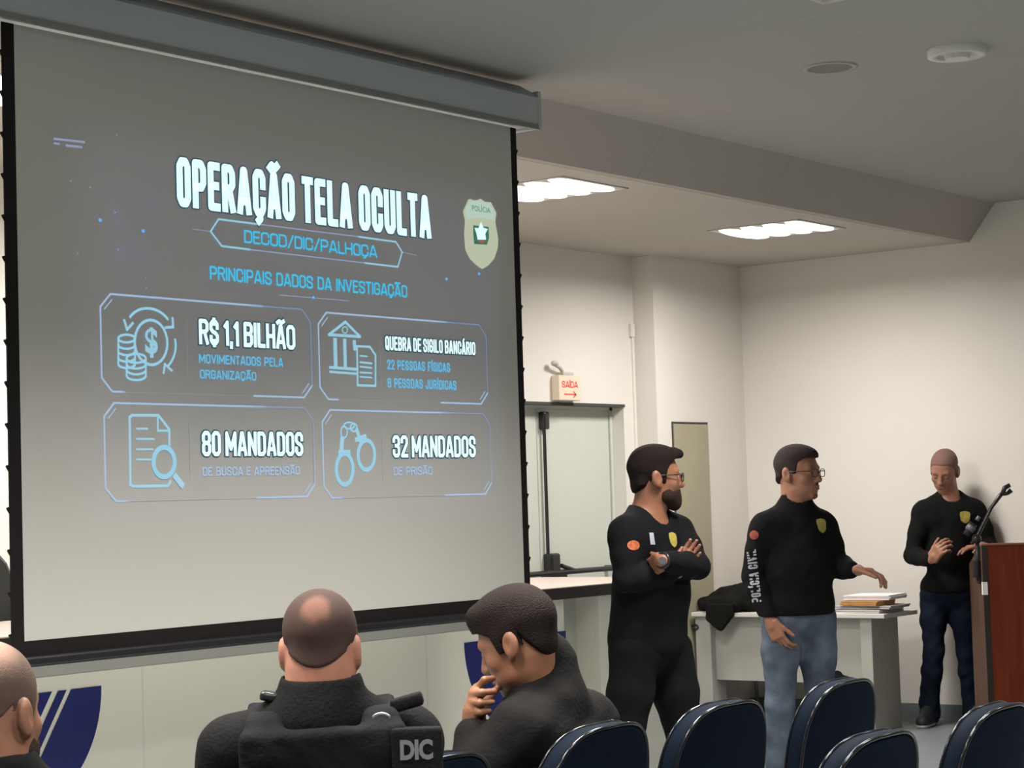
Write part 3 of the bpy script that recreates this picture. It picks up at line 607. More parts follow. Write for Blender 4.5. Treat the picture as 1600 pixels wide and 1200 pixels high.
# ================================================================= CHAIRS
def make_chair():
    t = thing('auditorium_chair', '', 'chair', group='navy auditorium chairs')
    W_, HB, TH = .225, .235, .055
    zc = .715
    def outline(sc_, n=56):
        o = []
        for k in range(n):
            a = 2*math.pi*k/n; c_, s_ = math.cos(a), math.sin(a)
            e = .62 if s_ > 0 else .45
            o.append((W_*sc_*abs(c_)**e*(1 if c_ > 0 else -1), HB*sc_*abs(s_)**(.72 if s_ > 0 else .5)*(1 if s_ > 0 else -1)))
        return o
    def P(x, z, y): # curvature and lean
        return V((x, y + .28*x*x*2 - (z)*.16, zc+z))
    b = bmesh.new()
    layers = [(.0, -TH*.42), (.45, -TH*.42), (.8, -TH*.46), (.93, -TH*.5), (.985, -TH*.46), (1., -TH*.3), (1., TH*.35), (.98, TH*.5), (.9, TH*.62), (.5, TH*.75), (.0, TH*.8)]
    rings = []
    for s_, y in layers:
        if s_ == 0: rings.append([b.verts.new(P(0, 0, y))])
        else: rings.append([b.verts.new(P(x, z, y)) for x, z in outline(s_)])
    for i in range(len(rings)-1):
        A, B = rings[i], rings[i+1]; n = max(len(A), len(B))
        for k in range(n):
            if len(A) == 1: f = b.faces.new((A[0], B[k], B[(k+1) % n])); 
            elif len(B) == 1: f = b.faces.new((A[k], B[0], A[(k+1) % n]))
            else: f = b.faces.new((A[k], B[k], B[(k+1) % n], A[(k+1) % n]))
            f.material_index = 1 if (i >= 3 and i <= 6) else 0
    bmesh.ops.recalc_face_normals(b, faces=b.faces)
    me = bpy.data.meshes.new('backrest'); b.to_mesh(me); b.free(); me.materials.append(M['navy']); me.materials.append(M['navyside'])
    add('backrest', me, None, t, True)
    add('edge_trim', MB().tube([P(x, z, -TH*.46) for x, z in outline(.985)], .0052, 8, True).tube([P(x, z, TH*.42) for x, z in outline(1.0)], .004, 8, True).done('e'), M['rim'], t, True)
    s = MB(); s.box(-.23, .02, .42, .23, .46, .49, .03); add('seat', s.done('s'), M['navy'], t)
    fr = MB(); fr.tube([(-.2, .05, .44), (-.2, -.02, .50), (-.2, -.005, .60)], .012).tube([(.2, .05, .44), (.2, -.02, .50), (.2, -.005, .60)], .012).tube([(-.2, .22, .415), (.2, .22, .415)], .014)
    add('seat_frame', fr.done('f'), M['steel'], t, True)
    for x, y in ((-.2, .05), (.2, .05), (-.2, .43), (.2, .43)):
        add('leg', MB().tube([(x, y, .43), (x*1.05, y+(.0 if y > .2 else -.05), 0)], .012).done('l'), M['steel'], t, True)
    return t
ch0 = make_chair()
def dup(root, loc, rz, label):
    r = root.copy(); C.objects.link(r); r.location = loc; r.rotation_euler = (0, 0, rz); r['label'] = label
    for ch in list(root.children):
        c = ch.copy(); C.objects.link(c); c.parent = r
    return r
spots = [((740, 1183), 'navy chair with only its top edge showing at the bottom beside the vest'),
         ((945, 1131), 'navy chair in the row behind the man touching his chin, its top edge lit'),
         ((1138, 1096), 'navy chair seen in front of the legs of the man in black trousers'),
         ((1297, 1061), 'navy chair standing highest in the picture, below the man in jeans'),
         ((1368, 1144), 'navy chair low in the picture between the tallest one and the lectern'),
         ((1578, 1101), 'navy chair at the right edge in front of the lectern')]
CH = []
for i, (q, lb_) in enumerate(spots):
    pz = onZ(*q, .95)
    row = 2.885 if i < 4 else 2.19
    loc = (pz[0], row+.035, 0); rz = [0, .03, -.02, .02, 0, .03][i]
    if i == 0: ch0.location = loc; ch0.rotation_euler = (0, 0, rz); ch0['label'] = lb_; CH.append(ch0)
    else: CH.append(dup(ch0, loc, rz, lb_))
# the two seats of the men at the left (below the frame)
CH.append(dup(ch0, (2.93, 2.90, 0), 0, 'navy chair under the man in the black vest'))
CH.append(dup(ch0, (2.22, 2.70, 0), 0, 'navy chair under the man at the left edge'))

# ================================================================= PEOPLE
class Field:
    """a distance field on a grid; shapes are blended in and the zero surface is meshed as one continuous skin"""
    def __init__(s, lo, hi, h):
        s.lo = np.array(lo, float); s.h = h; s.n = np.ceil((np.array(hi)-s.lo)/h).astype(int)+1
        s.a = np.full(s.n, .2, np.float32)
    def sub(s, lo, hi):
        i0 = np.clip(np.floor((np.array(lo)-s.lo)/s.h).astype(int), 0, s.n-1); i1 = np.clip(np.ceil((np.array(hi)-s.lo)/s.h).astype(int)+1, 1, s.n)
        sl = tuple(slice(a, b) for a, b in zip(i0, i1))
        ax = [s.lo[k]+s.h*np.arange(i0[k], i1[k], dtype=np.float32) for k in range(3)]
        X = np.stack(np.meshgrid(*ax, indexing='ij'), -1).astype(np.float32); return sl, X
    def add(s, pr, k=.02, op='add'):
        f, lo, hi = pr; m = max(k, .001)+3*s.h
        sl, X = s.sub(lo-m, hi+m)
        if X.size == 0: return
        d = f(X).astype(np.float32); A = s.a[sl]
        if op == 'add':
            hh = np.maximum(k-np.abs(A-d), 0)/k; s.a[sl] = np.minimum(A, d)-hh*hh*k/4
        elif op == 'cut':
            d = -d; hh = np.maximum(k-np.abs(A-d), 0)/k; s.a[sl] = np.maximum(A, d)+hh*hh*k/4
    def full(s):
        ax = [s.lo[k]+s.h*np.arange(s.n[k], dtype=np.float32) for k in range(3)]
        return np.meshgrid(*ax, indexing='ij', sparse=True)
    def plane(s, p, n):
        """keep the side where (x-p).n < 0"""
        X, Y, Zz = s.full(); n = np.array(n, float); n = n/np.linalg.norm(n)
        d = (X-p[0])*n[0]+(Y-p[1])*n[1]+(Zz-p[2])*n[2]; s.a = np.maximum(s.a, d.astype(np.float32))
    def wrinkle(s, amp, sc_=1.0, seed=0.):
        X, Y, Zz = s.full()
        w1 = np.sin((X*1.1+Y*.7)*23*sc_+seed+2.2*np.sin(Zz*17*sc_+seed)) * np.sin(Zz*26*sc_+1.7*np.sin((X-Y)*19*sc_)+seed*2)
        w2 = np.sin((X-Y)*47*sc_+3*np.sin(Zz*31*sc_)+seed)*.4
        s.a = (s.a + amp*(w1+w2)).astype(np.float32)
    def mesh(s, name):
        a = s.a; a[0] = a[-1] = .1; a[:, 0] = a[:, -1] = .1; a[:, :, 0] = a[:, :, -1] = .1
        ins = a < 0; nx, ny, nz = [n-1 for n in a.shape]
        cnt = np.zeros((nx, ny, nz), np.uint8)
        for dx in (0, 1):
            for dy in (0, 1):
                for dz in (0, 1): cnt += ins[dx:dx+nx, dy:dy+ny, dz:dz+nz]
        act = (cnt > 0) & (cnt < 8); idx = np.argwhere(act); N = len(idx)
        vid = np.full((nx, ny, nz), -1, np.int32); vid[act] = np.arange(N)
        acc = np.zeros((N, 3)); num = np.zeros(N)
        for ax in range(3):
            o1, o2 = [k for k in range(3) if k != ax]
            for u in (0, 1):
                for v in (0, 1):
                    c0 = idx.copy(); c0[:, o1] += u; c0[:, o2] += v; c1 = c0.copy(); c1[:, ax] += 1
                    f0 = a[c0[:, 0], c0[:, 1], c0[:, 2]]; f1 = a[c1[:, 0], c1[:, 1], c1[:, 2]]
                    m = (f0 < 0) != (f1 < 0); t = np.where(m, f0/np.where(m, f0-f1, 1), 0)
                    P = c0.astype(float); P[:, ax] += t; acc[m] += P[m]; num[m] += 1
        co = s.lo + s.h*(acc/num[:, None])
        quads = []
        for ax in range(3):
            o1, o2 = (ax+1) % 3, (ax+2) % 3
            sl0 = [slice(None)]*3; sl1 = [slice(None)]*3; sl0[ax] = slice(0, -1); sl1[ax] = slice(1, None)
            A = ins[tuple(sl0)]; B = ins[tuple(sl1)]; e = np.argwhere(A != B)
            e = e[(e[:, o1] > 0) & (e[:, o2] > 0)]
            flip = A[e[:, 0], e[:, 1], e[:, 2]]
            def g(u, v):
                q = e.copy(); q[:, o1] -= u; q[:, o2] -= v; return vid[q[:, 0], q[:, 1], q[:, 2]]
            Q = np.stack([g(1, 1), g(0, 1), g(0, 0), g(1, 0)], 1)
            Q[~flip] = Q[~flip][:, ::-1]; quads.append(Q)
        Q = np.concatenate(quads); Q = Q[(Q >= 0).all(1)]
        me = bpy.data.meshes.new(name); me.vertices.add(N); me.vertices.foreach_set('co', co.ravel())
        me.loops.add(len(Q)*4); me.loops.foreach_set('vertex_index', Q.ravel().astype(np.int32))
        me.polygons.add(len(Q)); me.polygons.foreach_set('loop_start', np.arange(0, len(Q)*4, 4, dtype=np.int32))
        me.polygons.foreach_set('use_smooth', np.ones(len(Q), bool))
        me.update(calc_edges=True); me.validate(); return me
def rc(a, b, ra, rb=None):
    a = np.array(a, float); b = np.array(b, float); rb = ra if rb is None else rb; ba = b-a; L2 = max(ba@ba, 1e-9)
    def f(X):
        t = np.clip(((X-a)@ba)/L2, 0, 1); return np.linalg.norm(X-a-t[..., None]*ba, axis=-1)-(ra+(rb-ra)*t)
    m = max(ra, rb); return f, np.minimum(a, b)-m, np.maximum(a, b)+m
def el(c, r, Rm=None):
    c = np.array(c, float); r = np.array(r, float); Rm = np.eye(3) if Rm is None else np.array(Rm)  # columns = axes
    def f(X):
        q = (X-c)@Rm; k0 = np.linalg.norm(q/r, axis=-1); k1 = np.linalg.norm(q/(r*r), axis=-1)+1e-9; return k0*(k0-1)/k1
    e = np.abs(Rm)@r; return f, c-e, c+e
def bx(c, hsz, Rm, rnd=.01):
    c = np.array(c, float); hsz = np.array(hsz, float)-rnd; Rm = np.array(Rm)
    def f(X):
        q = np.abs((X-c)@Rm)-hsz; return np.linalg.norm(np.maximum(q, 0), axis=-1)+np.minimum(q.max(-1), 0)-rnd
    e = np.abs(Rm)@(hsz+rnd); return f, c-e, c+e
def basis(fwd, upv):
    f = np.array(fwd, float); f /= np.linalg.norm(f); u = np.array(upv, float); s = np.cross(f, u); s /= np.linalg.norm(s); u = np.cross(s, f)
    return np.stack([s, f, u], 1)      # columns: his right, forward, up
class Head:
    """centre at ear height; local x = his right, y = forward, z = up"""
    def __init__(s, c, fwd, upv=(0, 0, 1), k=1.0, wide=1.0):
        s.c = np.array(c, float); s.R = basis(fwd, upv); s.k = k; s.w = wide
    def p(s, x, y, z): return s.c + s.R@(np.array([x*s.w, y, z])*s.k)
    def r(s, *q): return np.array(q)*s.k*np.array([s.w, 1, 1])
    def skull(s, e=0):
        return [el(s.p(0, -.012, .048), s.r(.076, .098, .080)+e, s.R), el(s.p(0, .022, .0), s.r(.068, .072, .078)+e, s.R)]
    def build(s, F, ears=True):
        A = F.add; k = s.k
        for q in s.skull(): A(q, .03)
        A(el(s.p(0, .045, -.045), s.r(.052, .048, .060), s.R), .03)
        A(el(s.p(0, .030, -.068), s.r(.056, .058, .032), s.R), .025)      # jaw
        A(el(s.p(0, .078, -.096), s.r(.024, .017, .018), s.R), .02)       # chin
        A(rc(s.p(-.036, .078, .027), s.p(.036, .078, .027), .012*k), .02)  # brow
        for q in (-1, 1):
            A(el(s.p(q*.044, .062, -.022), s.r(.020, .018, .018), s.R), .02)  # cheek
            A(el(s.p(q*.031, .101, .008), s.r(.018, .016, .013), s.R), .012, 'cut')
            A(el(s.p(q*.031, .080, .006), s.r(.015, .013, .012), s.R), .004)
            A(el(s.p(q*.012, .101, -.030), s.r(.009, .011, .008), s.R), .008)
            if ears:
                Re = s.R@np.array([[1, 0, 0], [0, .97, -.22], [0, .22, .97]])
                A(el(s.p(q*.080, -.010, -.002), s.r(.010, .021, .034), Re), .008)
                A(el(s.p(q*.091, -.002, .000), s.r(.007, .010, .017), Re), .006, 'cut')
                A(rc(s.p(q*.078, -.004, -.026), s.p(q*.074, .004, -.034), .008*k), .006)
        A(rc(s.p(0, .092, .018), s.p(0, .112, -.022), .008*k, .011*k), .012)  # nose
        A(el(s.p(0, .110, -.027), s.r(.011, .012, .010), s.R), .008)
        A(el(s.p(0, .086, -.058), s.r(.028, .013, .018), s.R), .012)      # mouth mound
        A(rc(s.p(-.020, .094, -.0585), s.p(.020, .094, -.0585), .0035*k), .004, 'cut')
    def face_parts(s, par, open_eyes=True, lips='lips'):
        if open_eyes:
            for q in (-1, 1):
                e = MB(); e.sph(s.p(q*.031, .0815, .006), .0125*s.k); ew = add('eye', e.done('eye'), M['eyew'], par, True)
                e = MB(); e.sph(s.p(q*.031, .0815, .006)+s.R[:, 1]*.0075*s.k, .0062*s.k); add('iris', e.done('iris'), M['iris'], ew, True)
        F = Field(s.p(0, .09, -.06)-.05, s.p(0, .09, -.06)+.05, .0025)
        F.add(rc(s.p(-.017, .0965, -.053), s.p(.017, .0965, -.053), .0050*s.k), .004); F.add(rc(s.p(-.015, .0965, -.064), s.p(.015, .0965, -.064), .0062*s.k), .004)
        add('lips', F.mesh('lips'), M[lips], par)
    def brows(s, par, m):
        e = MB()
        for q in (-1, 1): e.tube([s.p(q*.014, .092, .026), s.p(q*.031, .090, .031), s.p(q*.049, .078, .026)], [.003, .0042, .002], 6)
        add('eyebrows', e.done('brows'), M[m], par, True)
    def hair(s, par, m, t=.008, line=None, side=.0, top=0, name='hair', h=.004, front=None, nape=-.062, tuft=0, cuts=(), occ=1):
        """close-cropped hair: the skull swollen by t, kept above a hairline that runs from nape over the ears to the forehead"""
        F = Field(s.c-.17*s.k, s.c+.17*s.k, h)
        for q in s.skull(t): F.add(q, .03)
        if top: F.add(el(s.p(0, .01, .085+top*.4), s.r(.068, .085, .04)+top*.6, s.R), .03)
        if tuft: 
            F.add(rc(s.p(-.03, .07, .105), s.p(.02, .098, .100), .018, .014), .02)
            F.add(rc(s.p(.0, .085, .108), s.p(.03, .10, .098), .014, .010), .015)
        if occ: F.add(el(s.p(0, -.06, -.02), s.r(.058, .036, .052)+t*.8, s.R), .02)
        else: F.add(el(s.p(0, -.048, -.02), s.r(.056, .036, .045)+t*.5, s.R), .03)
        hl = line or [(-.15, nape), (-.05, nape), (-.030, nape*.5), (-.022, .012), (.012, .018), (.016, -.022), (.030, -.020), (.036, .035), (.052, .062), (.072, .078), (.12, .084)]
        ax = [F.lo[k_]+F.h*np.arange(F.n[k_]) for k_ in range(3)]
        X = np.stack(np.meshgrid(*ax, indexing='ij'), -1); q = ((X-s.c)@s.R)/s.k
        g = np.interp(q[..., 1], [a for a, _ in hl], [b for _, b in hl])
        g = g+np.where(q[..., 1] < -.035, 9*q[..., 0]**2, 0)
        F.a = np.maximum(F.a, ((g-q[..., 2])*s.k*.6).astype(np.float32))
        for c_ in cuts: F.add(c_, .012, 'cut')
        return add(name, F.mesh('hair'), M[m], par)
    def beard(s, par, m, t=.010, ymin=.012, h=.004):
        F = Field(s.c-.17*s.k, s.c+.17*s.k, h)
        F.add(el(s.p(0, .030, -.066), s.r(.057, .060, .036)+t, s.R), .02); F.add(el(s.p(0, .080, -.098), s.r(.026, .018, .022)+t, s.R), .03)
        F.add(el(s.p(0, .045, -.045), s.r(.053, .049, .061)+t*.7, s.R), .02)
        ax = [F.lo[k_]+F.h*np.arange(F.n[k_]) for k_ in range(3)]
        X = np.stack(np.meshgrid(*ax, indexing='ij'), -1); q = ((X-s.c)@s.R)/s.k
        g = np.interp(q[..., 1], [-.02, .02, .03, .06, .08, .12], [-.02, .0, -.03, -.052, -.044, -.038])
        F.a = np.maximum(F.a, ((q[..., 2]-g)*s.k*.8).astype(np.float32)); F.a = np.maximum(F.a, ((ymin-q[..., 1])*s.k).astype(np.float32))
        F.add(el(s.p(0, .108, -.058), s.r(.021, .022, .010), s.R), .004, 'cut')
        return add('beard', F.mesh('beard'), M[m], par)
    def glasses(s, par, m='frame', rr=.0022):
        e = MB()
        for q in (-1, 1):
            pts = []
            for a in np.linspace(0, 2*math.pi, 16, endpoint=False):
                c_, s_ = math.cos(a), math.sin(a)
                pts.append(s.p(q*.034+.026*abs(c_)**.7*np.sign(c_), .112-abs(.034*q+.026*c_)*.12, .006+.0175*abs(s_)**.7*np.sign(s_)))
            e.tube(pts, rr*s.k, 6, True)
            e.tube([s.p(q*.060, .104, .014), s.p(q*.076, .06, .014), s.p(q*.082, .0, .012), s.p(q*.080, -.012, .004)], rr*s.k, 6)
        e.tube([s.p(-.010, .112, .010), s.p(0, .116, .013), s.p(.010, .112, .010)], rr*s.k, 6)
        add('glasses', e.done('gl'), M[m], par, True)
def hand_prims(w_, d, palm_n, side, curl, spread=.12, thumb=.6, k=1.0, flen=1.0, tcurl=.2):
    """w_ wrist point, d direction of the palm, palm_n out of the palm, side: direction of the thumb; curl per finger (radians per joint)"""
    d = np.array(d, float); d /= np.linalg.norm(d); n = np.array(palm_n, float); n = n-d*(n@d); n /= np.linalg.norm(n)
    s = np.cross(d, n); s = s if s@np.array(side) > 0 else -s
    w_ = np.array(w_, float); P = [(rc(w_, w_+d*.03*k, .024*k, .026*k), .015)]
    Rm = np.stack([s, d, n], 1)
    P.append((bx(w_+d*.052*k, (.040*k, .046*k, .0135*k), Rm, .012*k), .012))
    L = [(.043, .026, .022), (.047, .030, .024), (.044, .028, .023), (.034, .021, .019)]
    for i in range(4):
        off = (.030-.020*i)*k; a = w_+d*(.092-.004*abs(i-1.2))*k+s*off
        base = d*math.cos(0)+s*(1.5-i)*spread; base /= np.linalg.norm(base); ang = 0
        c = curl[i] if hasattr(curl, '__len__') else curl
        for j in range(3):
            ang += c*(1.0 if j else .8); dd = base*math.cos(ang)+n*math.sin(ang)
            b = a+dd*L[i][j]*k*flen; r0 = (.0092-.0006*j-(.001 if i == 3 else 0))*k
            P.append((rc(a, b, r0, r0-.0005), .004 if j else .007)); a = b
    a = w_+d*.022*k+s*.026*k; dd = d*math.cos(thumb)+s*math.sin(thumb)+n*.25; dd /= np.linalg.norm(dd)
    b = a+dd*.042*k; P.append((rc(a, b, .0135*k, .0105*k), .012))
    dd2 = dd*math.cos(tcurl)+(d*.7+n*.6)*math.sin(tcurl); dd2 /= np.linalg.norm(dd2); c_ = b+dd2*.032*k; P.append((rc(b, c_, .0102*k, .0092*k), .006))
    dd3 = dd2*math.cos(tcurl)+(d*.6+n*.6)*math.sin(tcurl); dd3 /= np.linalg.norm(dd3); P.append((rc(c_, c_+dd3*.026*k, .0092*k, .0078*k), .005))
    return P
def lerp(a, b, t): return np.array(a)*(1-t)+np.array(b)*t
class Fig:
    def __init__(s, J, head, build=1.0, belly=0., leg=1.0):
        s.J = {k: np.array(v, float) for k, v in J.items()}; s.H = head; s.b = build; s.belly = belly; s.leg = leg
        J = s.J; side = J['shR']-J['shL']; side /= np.linalg.norm(side); upv = J['neck']-J['pelvis']; upv /= np.linalg.norm(upv)
        f = np.cross(upv, side); f /= np.linalg.norm(f); upv2 = np.cross(side, f); s.T = np.stack([side, f, upv2], 1)
        hs = J.get('hipR', J['pelvis']+side*.09)-J.get('hipL', J['pelvis']-side*.09); hs /= np.linalg.norm(hs)
        s.P = np.stack([hs, np.cross([0, 0, 1.], hs), [0, 0, 1.]], 1)
    def torso(s, e=0, w_=1.0):
        J, b = s.J, s.b; up_, f, sd = s.T[:, 2], s.T[:, 1], s.T[:, 0]; n, p = J['neck'], J['pelvis']; L = np.linalg.norm(n-p)
        sw = np.linalg.norm(J['shR']-J['shL'])/2
        ch = max(.13, sw*.86)
        o = [(el(n-up_*.19+f*.005, (ch*w_+e, .108*b+e, .20), s.T), .05), (el(lerp(n, p, .60)+f*(.01+s.belly*.5), (.145*b+e, .105*b+s.belly+e, .17), s.T), .06),
             (el(p+up_*.03, (.158*b+e, .112*b+s.belly*.5+e, .13), s.P), .06)]
        for q in ('R', 'L'):
            sh = J['sh'+q]; o.append((rc(n-up_*.045, sh-up_*.020, .050*b+e, .050*b+e), .045)); o.append((rc(n-up_*.012-f*.015, lerp(n, sh, .72)-up_*.004, .046+e, .045+e), .05)); o.append((el(lerp(n-up_*.12, sh, .62)+f*.025-up_*.03, (.075+e, .06+e, .08+e), s.T), .04))
        return o
    def arm(s, q, e=0, to=1.0, fore=1.0):
        J, b = s.J, s.b; sh, eb, wr = J['sh'+q], J['el'+q], J['wr'+q]
        o = [(rc(sh, lerp(sh, eb, .5), .053*b+e, .048*b+e), .03), (rc(lerp(sh, eb, .5), eb, .048*b+e, .040*b+e), .02)]
        w2 = lerp(eb, wr, to); m_ = lerp(eb, w2, .35)
        o += [(rc(eb, m_, .041*b+e, .041*b+e), .02), (rc(m_, w2, .041*b+e, (.027 if e < .005 else .033)+e), .02)]
        return o
    def legs(s, e=0, to=1.0):
        o = []; J, b = s.J, s.b*s.leg
        for q in ('R', 'L'):
            if 'hip'+q not in J: continue
            hp, kn, an = J['hip'+q], J['kn'+q], J['an'+q]
            o += [(rc(hp, lerp(hp, kn, .4), .088*b+e, .078*b+e), .04), (rc(lerp(hp, kn, .4), kn, .078*b+e, .055*b+e), .03),
                  (rc(kn, lerp(kn, an, .35), .056*b+e, .057*b+e), .03), (rc(lerp(kn, an, .35), an, .057*b+e, (.036 if e < .005 else .052)+e), .03)]
            if e > .005: o.append((rc(an, (an[0], an[1], .06), .052+e, .056+e), .02))
        return o
    def bounds(s, keys=None, m=.22):
        P = np.array([v for k, v in s.J.items() if keys is None or k in keys]+([s.H.c] if keys is None else [])); return P.min(0)-m, P.max(0)+m
    def body(s, par, m, hands=(), h=.005, feet=True, neck_r=.056):
        lo, hi = s.bounds(); F = Field(lo, hi, h); e = -.010
        for pr, k in s.torso(e)+s.legs(e): F.add(pr, k)
        for q in ('R', 'L'):
            for pr, k in s.arm(q, e*.6): F.add(pr, k)
        J, H = s.J, s.H
        if feet:
            for q in ('R', 'L'):
                if 'toe'+q in J: F.add(rc(J['an'+q], (J['an'+q][0], J['an'+q][1], .055), .034, .028), .02); F.add(rc((J['an'+q][0], J['an'+q][1], .045), (J['toe'+q][0], J['toe'+q][1], .035), .026, .018), .01)
        F.add(rc(J['neck']-s.T[:, 2]*.05, H.p(0, -.022, -.035), neck_r*1.12, neck_r), .03)
        F.add(rc(J['neck']-s.T[:, 2]*.02, H.p(0, .01, -.06), neck_r*.9, neck_r*.86), .03)
        H.build(F)
        for hp in hands:
            G = Field(lo, hi, h)
            for pr, k in hp: F.add(pr, k)
        return add('body', F.mesh('body'), M[m], par)
def garment(par, name, prims, m, lo, hi, h=.008, cuts=(), planes=(), wr=.002, seed=0., wsc=1.0, label=None):
    F = Field(lo, hi, h)
    for pr, k in prims: F.add(pr, k)
    if wr: F.wrinkle(wr, wsc, seed)
    for c_, k in cuts: F.add(c_, k, 'cut')
    for p_, n_ in planes: F.plane(p_, n_)
    return add(name, F.mesh(name), M[m], par, label=label)
def shoe(par, an, toe, m='shoe', sole='sole'):
    an = np.array(an); toe = np.array(toe); d_ = toe-an; d_[2] = 0; d_ /= np.linalg.norm(d_); heel = np.array([an[0], an[1], .035])-d_*.05; tp = np.array([toe[0], toe[1], .035])
    F = Field(np.minimum(heel, tp)-.09, np.maximum(heel, tp)+[.09, .09, .15], .006)
    F.add(rc(heel, tp, .038, .036), .02); F.add(rc(lerp(heel, tp, .45), tp, .046, .040), .02); F.add(rc(heel+d_*.02+[0, 0, .0], an+[0, 0, .01], .042, .046), .03); F.add(rc(an+[0, 0, -.01], lerp(heel, tp, .72)+[0, 0, .02], .044, .036), .03); F.plane((0, 0, .012), (0, 0, -1))
    sh = add('shoe', F.mesh('shoe'), M[m], par)
    G = Field(np.minimum(heel, tp)-.09, np.maximum(heel, tp)+[.09, .09, .05], .006)
    G.add(rc(heel, tp, .041, .039), .02); G.add(rc(lerp(heel, tp, .45), tp, .049, .043), .02); G.plane((0, 0, .020), (0, 0, 1)); G.plane((0, 0, .001), (0, 0, -1))
    add('sole', G.mesh('sole'), M[sole], sh)
def patch(par, name, c, n, upv, poly2, m, thick=.004, label=None, wrap=None):
    """flat emblem of thickness thick at c, facing n"""
    Rm = basis(n, upv); mb = MB(); c = np.array(c)
    A = [mb.b.verts.new(c+Rm@np.array([x, thick, z])) for x, z in poly2]; B = [mb.b.verts.new(c+Rm@np.array([x, -thick*3, z])) for x, z in poly2]
    k = len(A); mb.b.faces.new(A); mb.b.faces.new(B[::-1])
    for i in range(k): mb.b.faces.new((A[i], B[i], B[(i+1) % k], A[(i+1) % k]))
    return add(name, mb.done(name), M[m], par, label=label)
BADGE = [(-.030, .040), (-.018, .044), (0, .048), (.018, .044), (.030, .040), (.034, .020), (.031, 0), (.030, -.020), (.018, -.040), (0, -.050), (-.018, -.040), (-.030, -.020), (-.031, 0), (-.034, .020)]
def oval(a, b, n=14): return [(a*math.cos(t_), b*math.sin(t_)) for t_ in np.linspace(0, 2*math.pi, n, endpoint=False)]
def person(label, J): 
    p = J['pelvis']; return thing('person', label, 'person', (float(p[0]), float(p[1]), 0), world=True)
def surf(o, px, py):
    """first point of mesh o along the photograph's ray, and its normal"""
    bpy.context.view_layer.update()
    mi = o.matrix_world.inverted(); a = mi@V((0, 0, HC)); d_ = (mi.to_3x3()@V(ray(px, py))).normalized()
    ok, loc, nor, _ = o.ray_cast(a, d_)
    return (np.array(o.matrix_world@loc), np.array(nor)) if ok else (None, None)
def emblem(garm, px, py, pts, name, m, label=None, rot_=0, flat=.5):
    """an emblem that lies on the garment at the place seen at px,py: its outline filled and each vertex laid on the cloth"""
    c, n = surf(garm, px, py)
    if c is None: print('emblem missed', name, px, py); return None
    n = n*(1-flat)+(-ray(px, py)/np.linalg.norm(ray(px, py)))*flat; Rm = basis(n, (0, 0, 1)); ca, sa = math.cos(rot_), math.sin(rot_)
    mb = MB(); rings = []
    for sc_ in (1, .66, .33):
        ring_ = []
        for x, z in pts:
            x, z = x*sc_, z*sc_; x, z = x*ca-z*sa, x*sa+z*ca
            q = c+Rm@np.array([-x, 0, z]); o_ = q+n*.08
            ok, loc, nn, _ = garm.ray_cast(garm.matrix_world.inverted()@V(o_), V(-n))
            h_ = np.array(garm.matrix_world@loc) if ok and np.linalg.norm(np.array(loc)-q) < .05 else q
            ring_.append(mb.b.verts.new(h_+n*.0025))
        rings.append(ring_)
    k = len(pts)
    for a, b in zip(rings, rings[1:]):
        for i in range(k): mb.b.faces.new((a[i], a[(i+1) % k], b[(i+1) % k], b[i]))
    mb.b.faces.new(rings[-1])
    ex = bmesh.ops.extrude_face_region(mb.b, geom=list(mb.b.faces))
    for v in [g_ for g_ in ex['geom'] if isinstance(g_, bmesh.types.BMVert)]: v.co += V(-n*.006)
    return add(name, mb.done(name), M[m], garm, label=label)
def cloth_text(garm, s_, p0, p1, cap, m, name='lettering'):
    """block lettering running from pixel p0 to p1, every vertex laid on the garment"""
    bpy.context.view_layer.update()
    mb = MB(); strokes(mb, s_, 0, 0, 1, .2, .155, 0., gk=.6, sp_w=.5); me = mb.done(name)
    co = np.empty(len(me.vertices)*3); me.vertices.foreach_get('co', co); co = co.reshape(-1, 3)
    p0 = np.array(p0, float); p1 = np.array(p1, float); d_ = p1-p0; nrm = np.array([d_[1], -d_[0]])/np.linalg.norm(d_)
    out = []; last = None
    for c_ in co:
        q = p0+d_*c_[0]+nrm*(c_[2]/.2*cap); c, n = surf_fast(garm, q)
        if c is None: c = at(q[0], q[1], last if last else D)
        else: last = float((c-np.array([0, 0, HC]))@fw)
        out.append(c-ray(*q)/np.linalg.norm(ray(*q))*.004)
    me.vertices.foreach_set('co', np.array(out).ravel()); me.update()
    return add(name, me, M[m], garm)
def surf_fast(o, q):
    ok, loc, nor, _ = o.ray_cast(o.matrix_world.inverted()@V((0, 0, HC)), V(ray(*q)).normalized())
    return (np.array(o.matrix_world@loc), np.array(nor)) if ok else (None, None)

# ---------------- man 1: black long sleeve, arms crossed, looking right
D = 7.97
j = lambda x, y, dd=0., D_=None: at(x, y, (D_ or D)+dd)
H1 = Head(j(1023, 748, .02), dirn(.96, .16, -.02), (0, 0, 1), .97)
J1 = dict(pelvis=j(1012, 1012), neck=j(1012, 800, .02), shR=j(976, 832, -.12), shL=j(1060, 830, .14), elR=j(985, 922, -.19), wrR=j(1050, 886, -.24), elL=j(1088, 888, .03), wrL=j(1052, 889, -.16),
          hipR=j(992, 1020, -.07), hipL=j(1045, 1020, .06), knR=j(974, 1180, -.10), anR=j(962, 1345, -.06), knL=j(1072, 1175, .06), anL=j(1086, 1340, .10))
J1['wrL'] = j(1036, 876, -.250); J1['elL'] = j(1090, 885, -.04); J1['elR'] = j(979, 905, -.17); J1['wrR'] = j(1049, 897, -.15)
J1['toeR'] = J1['anR']+dirn(.6, -.8, 0)*.17-[0, 0, .06]; J1['toeL'] = J1['anL']+dirn(.9, -.4, 0)*.17-[0, 0, .06]
P1 = person('man in a black long-sleeved shirt with crossed arms, glasses and beard, looking right', J1)
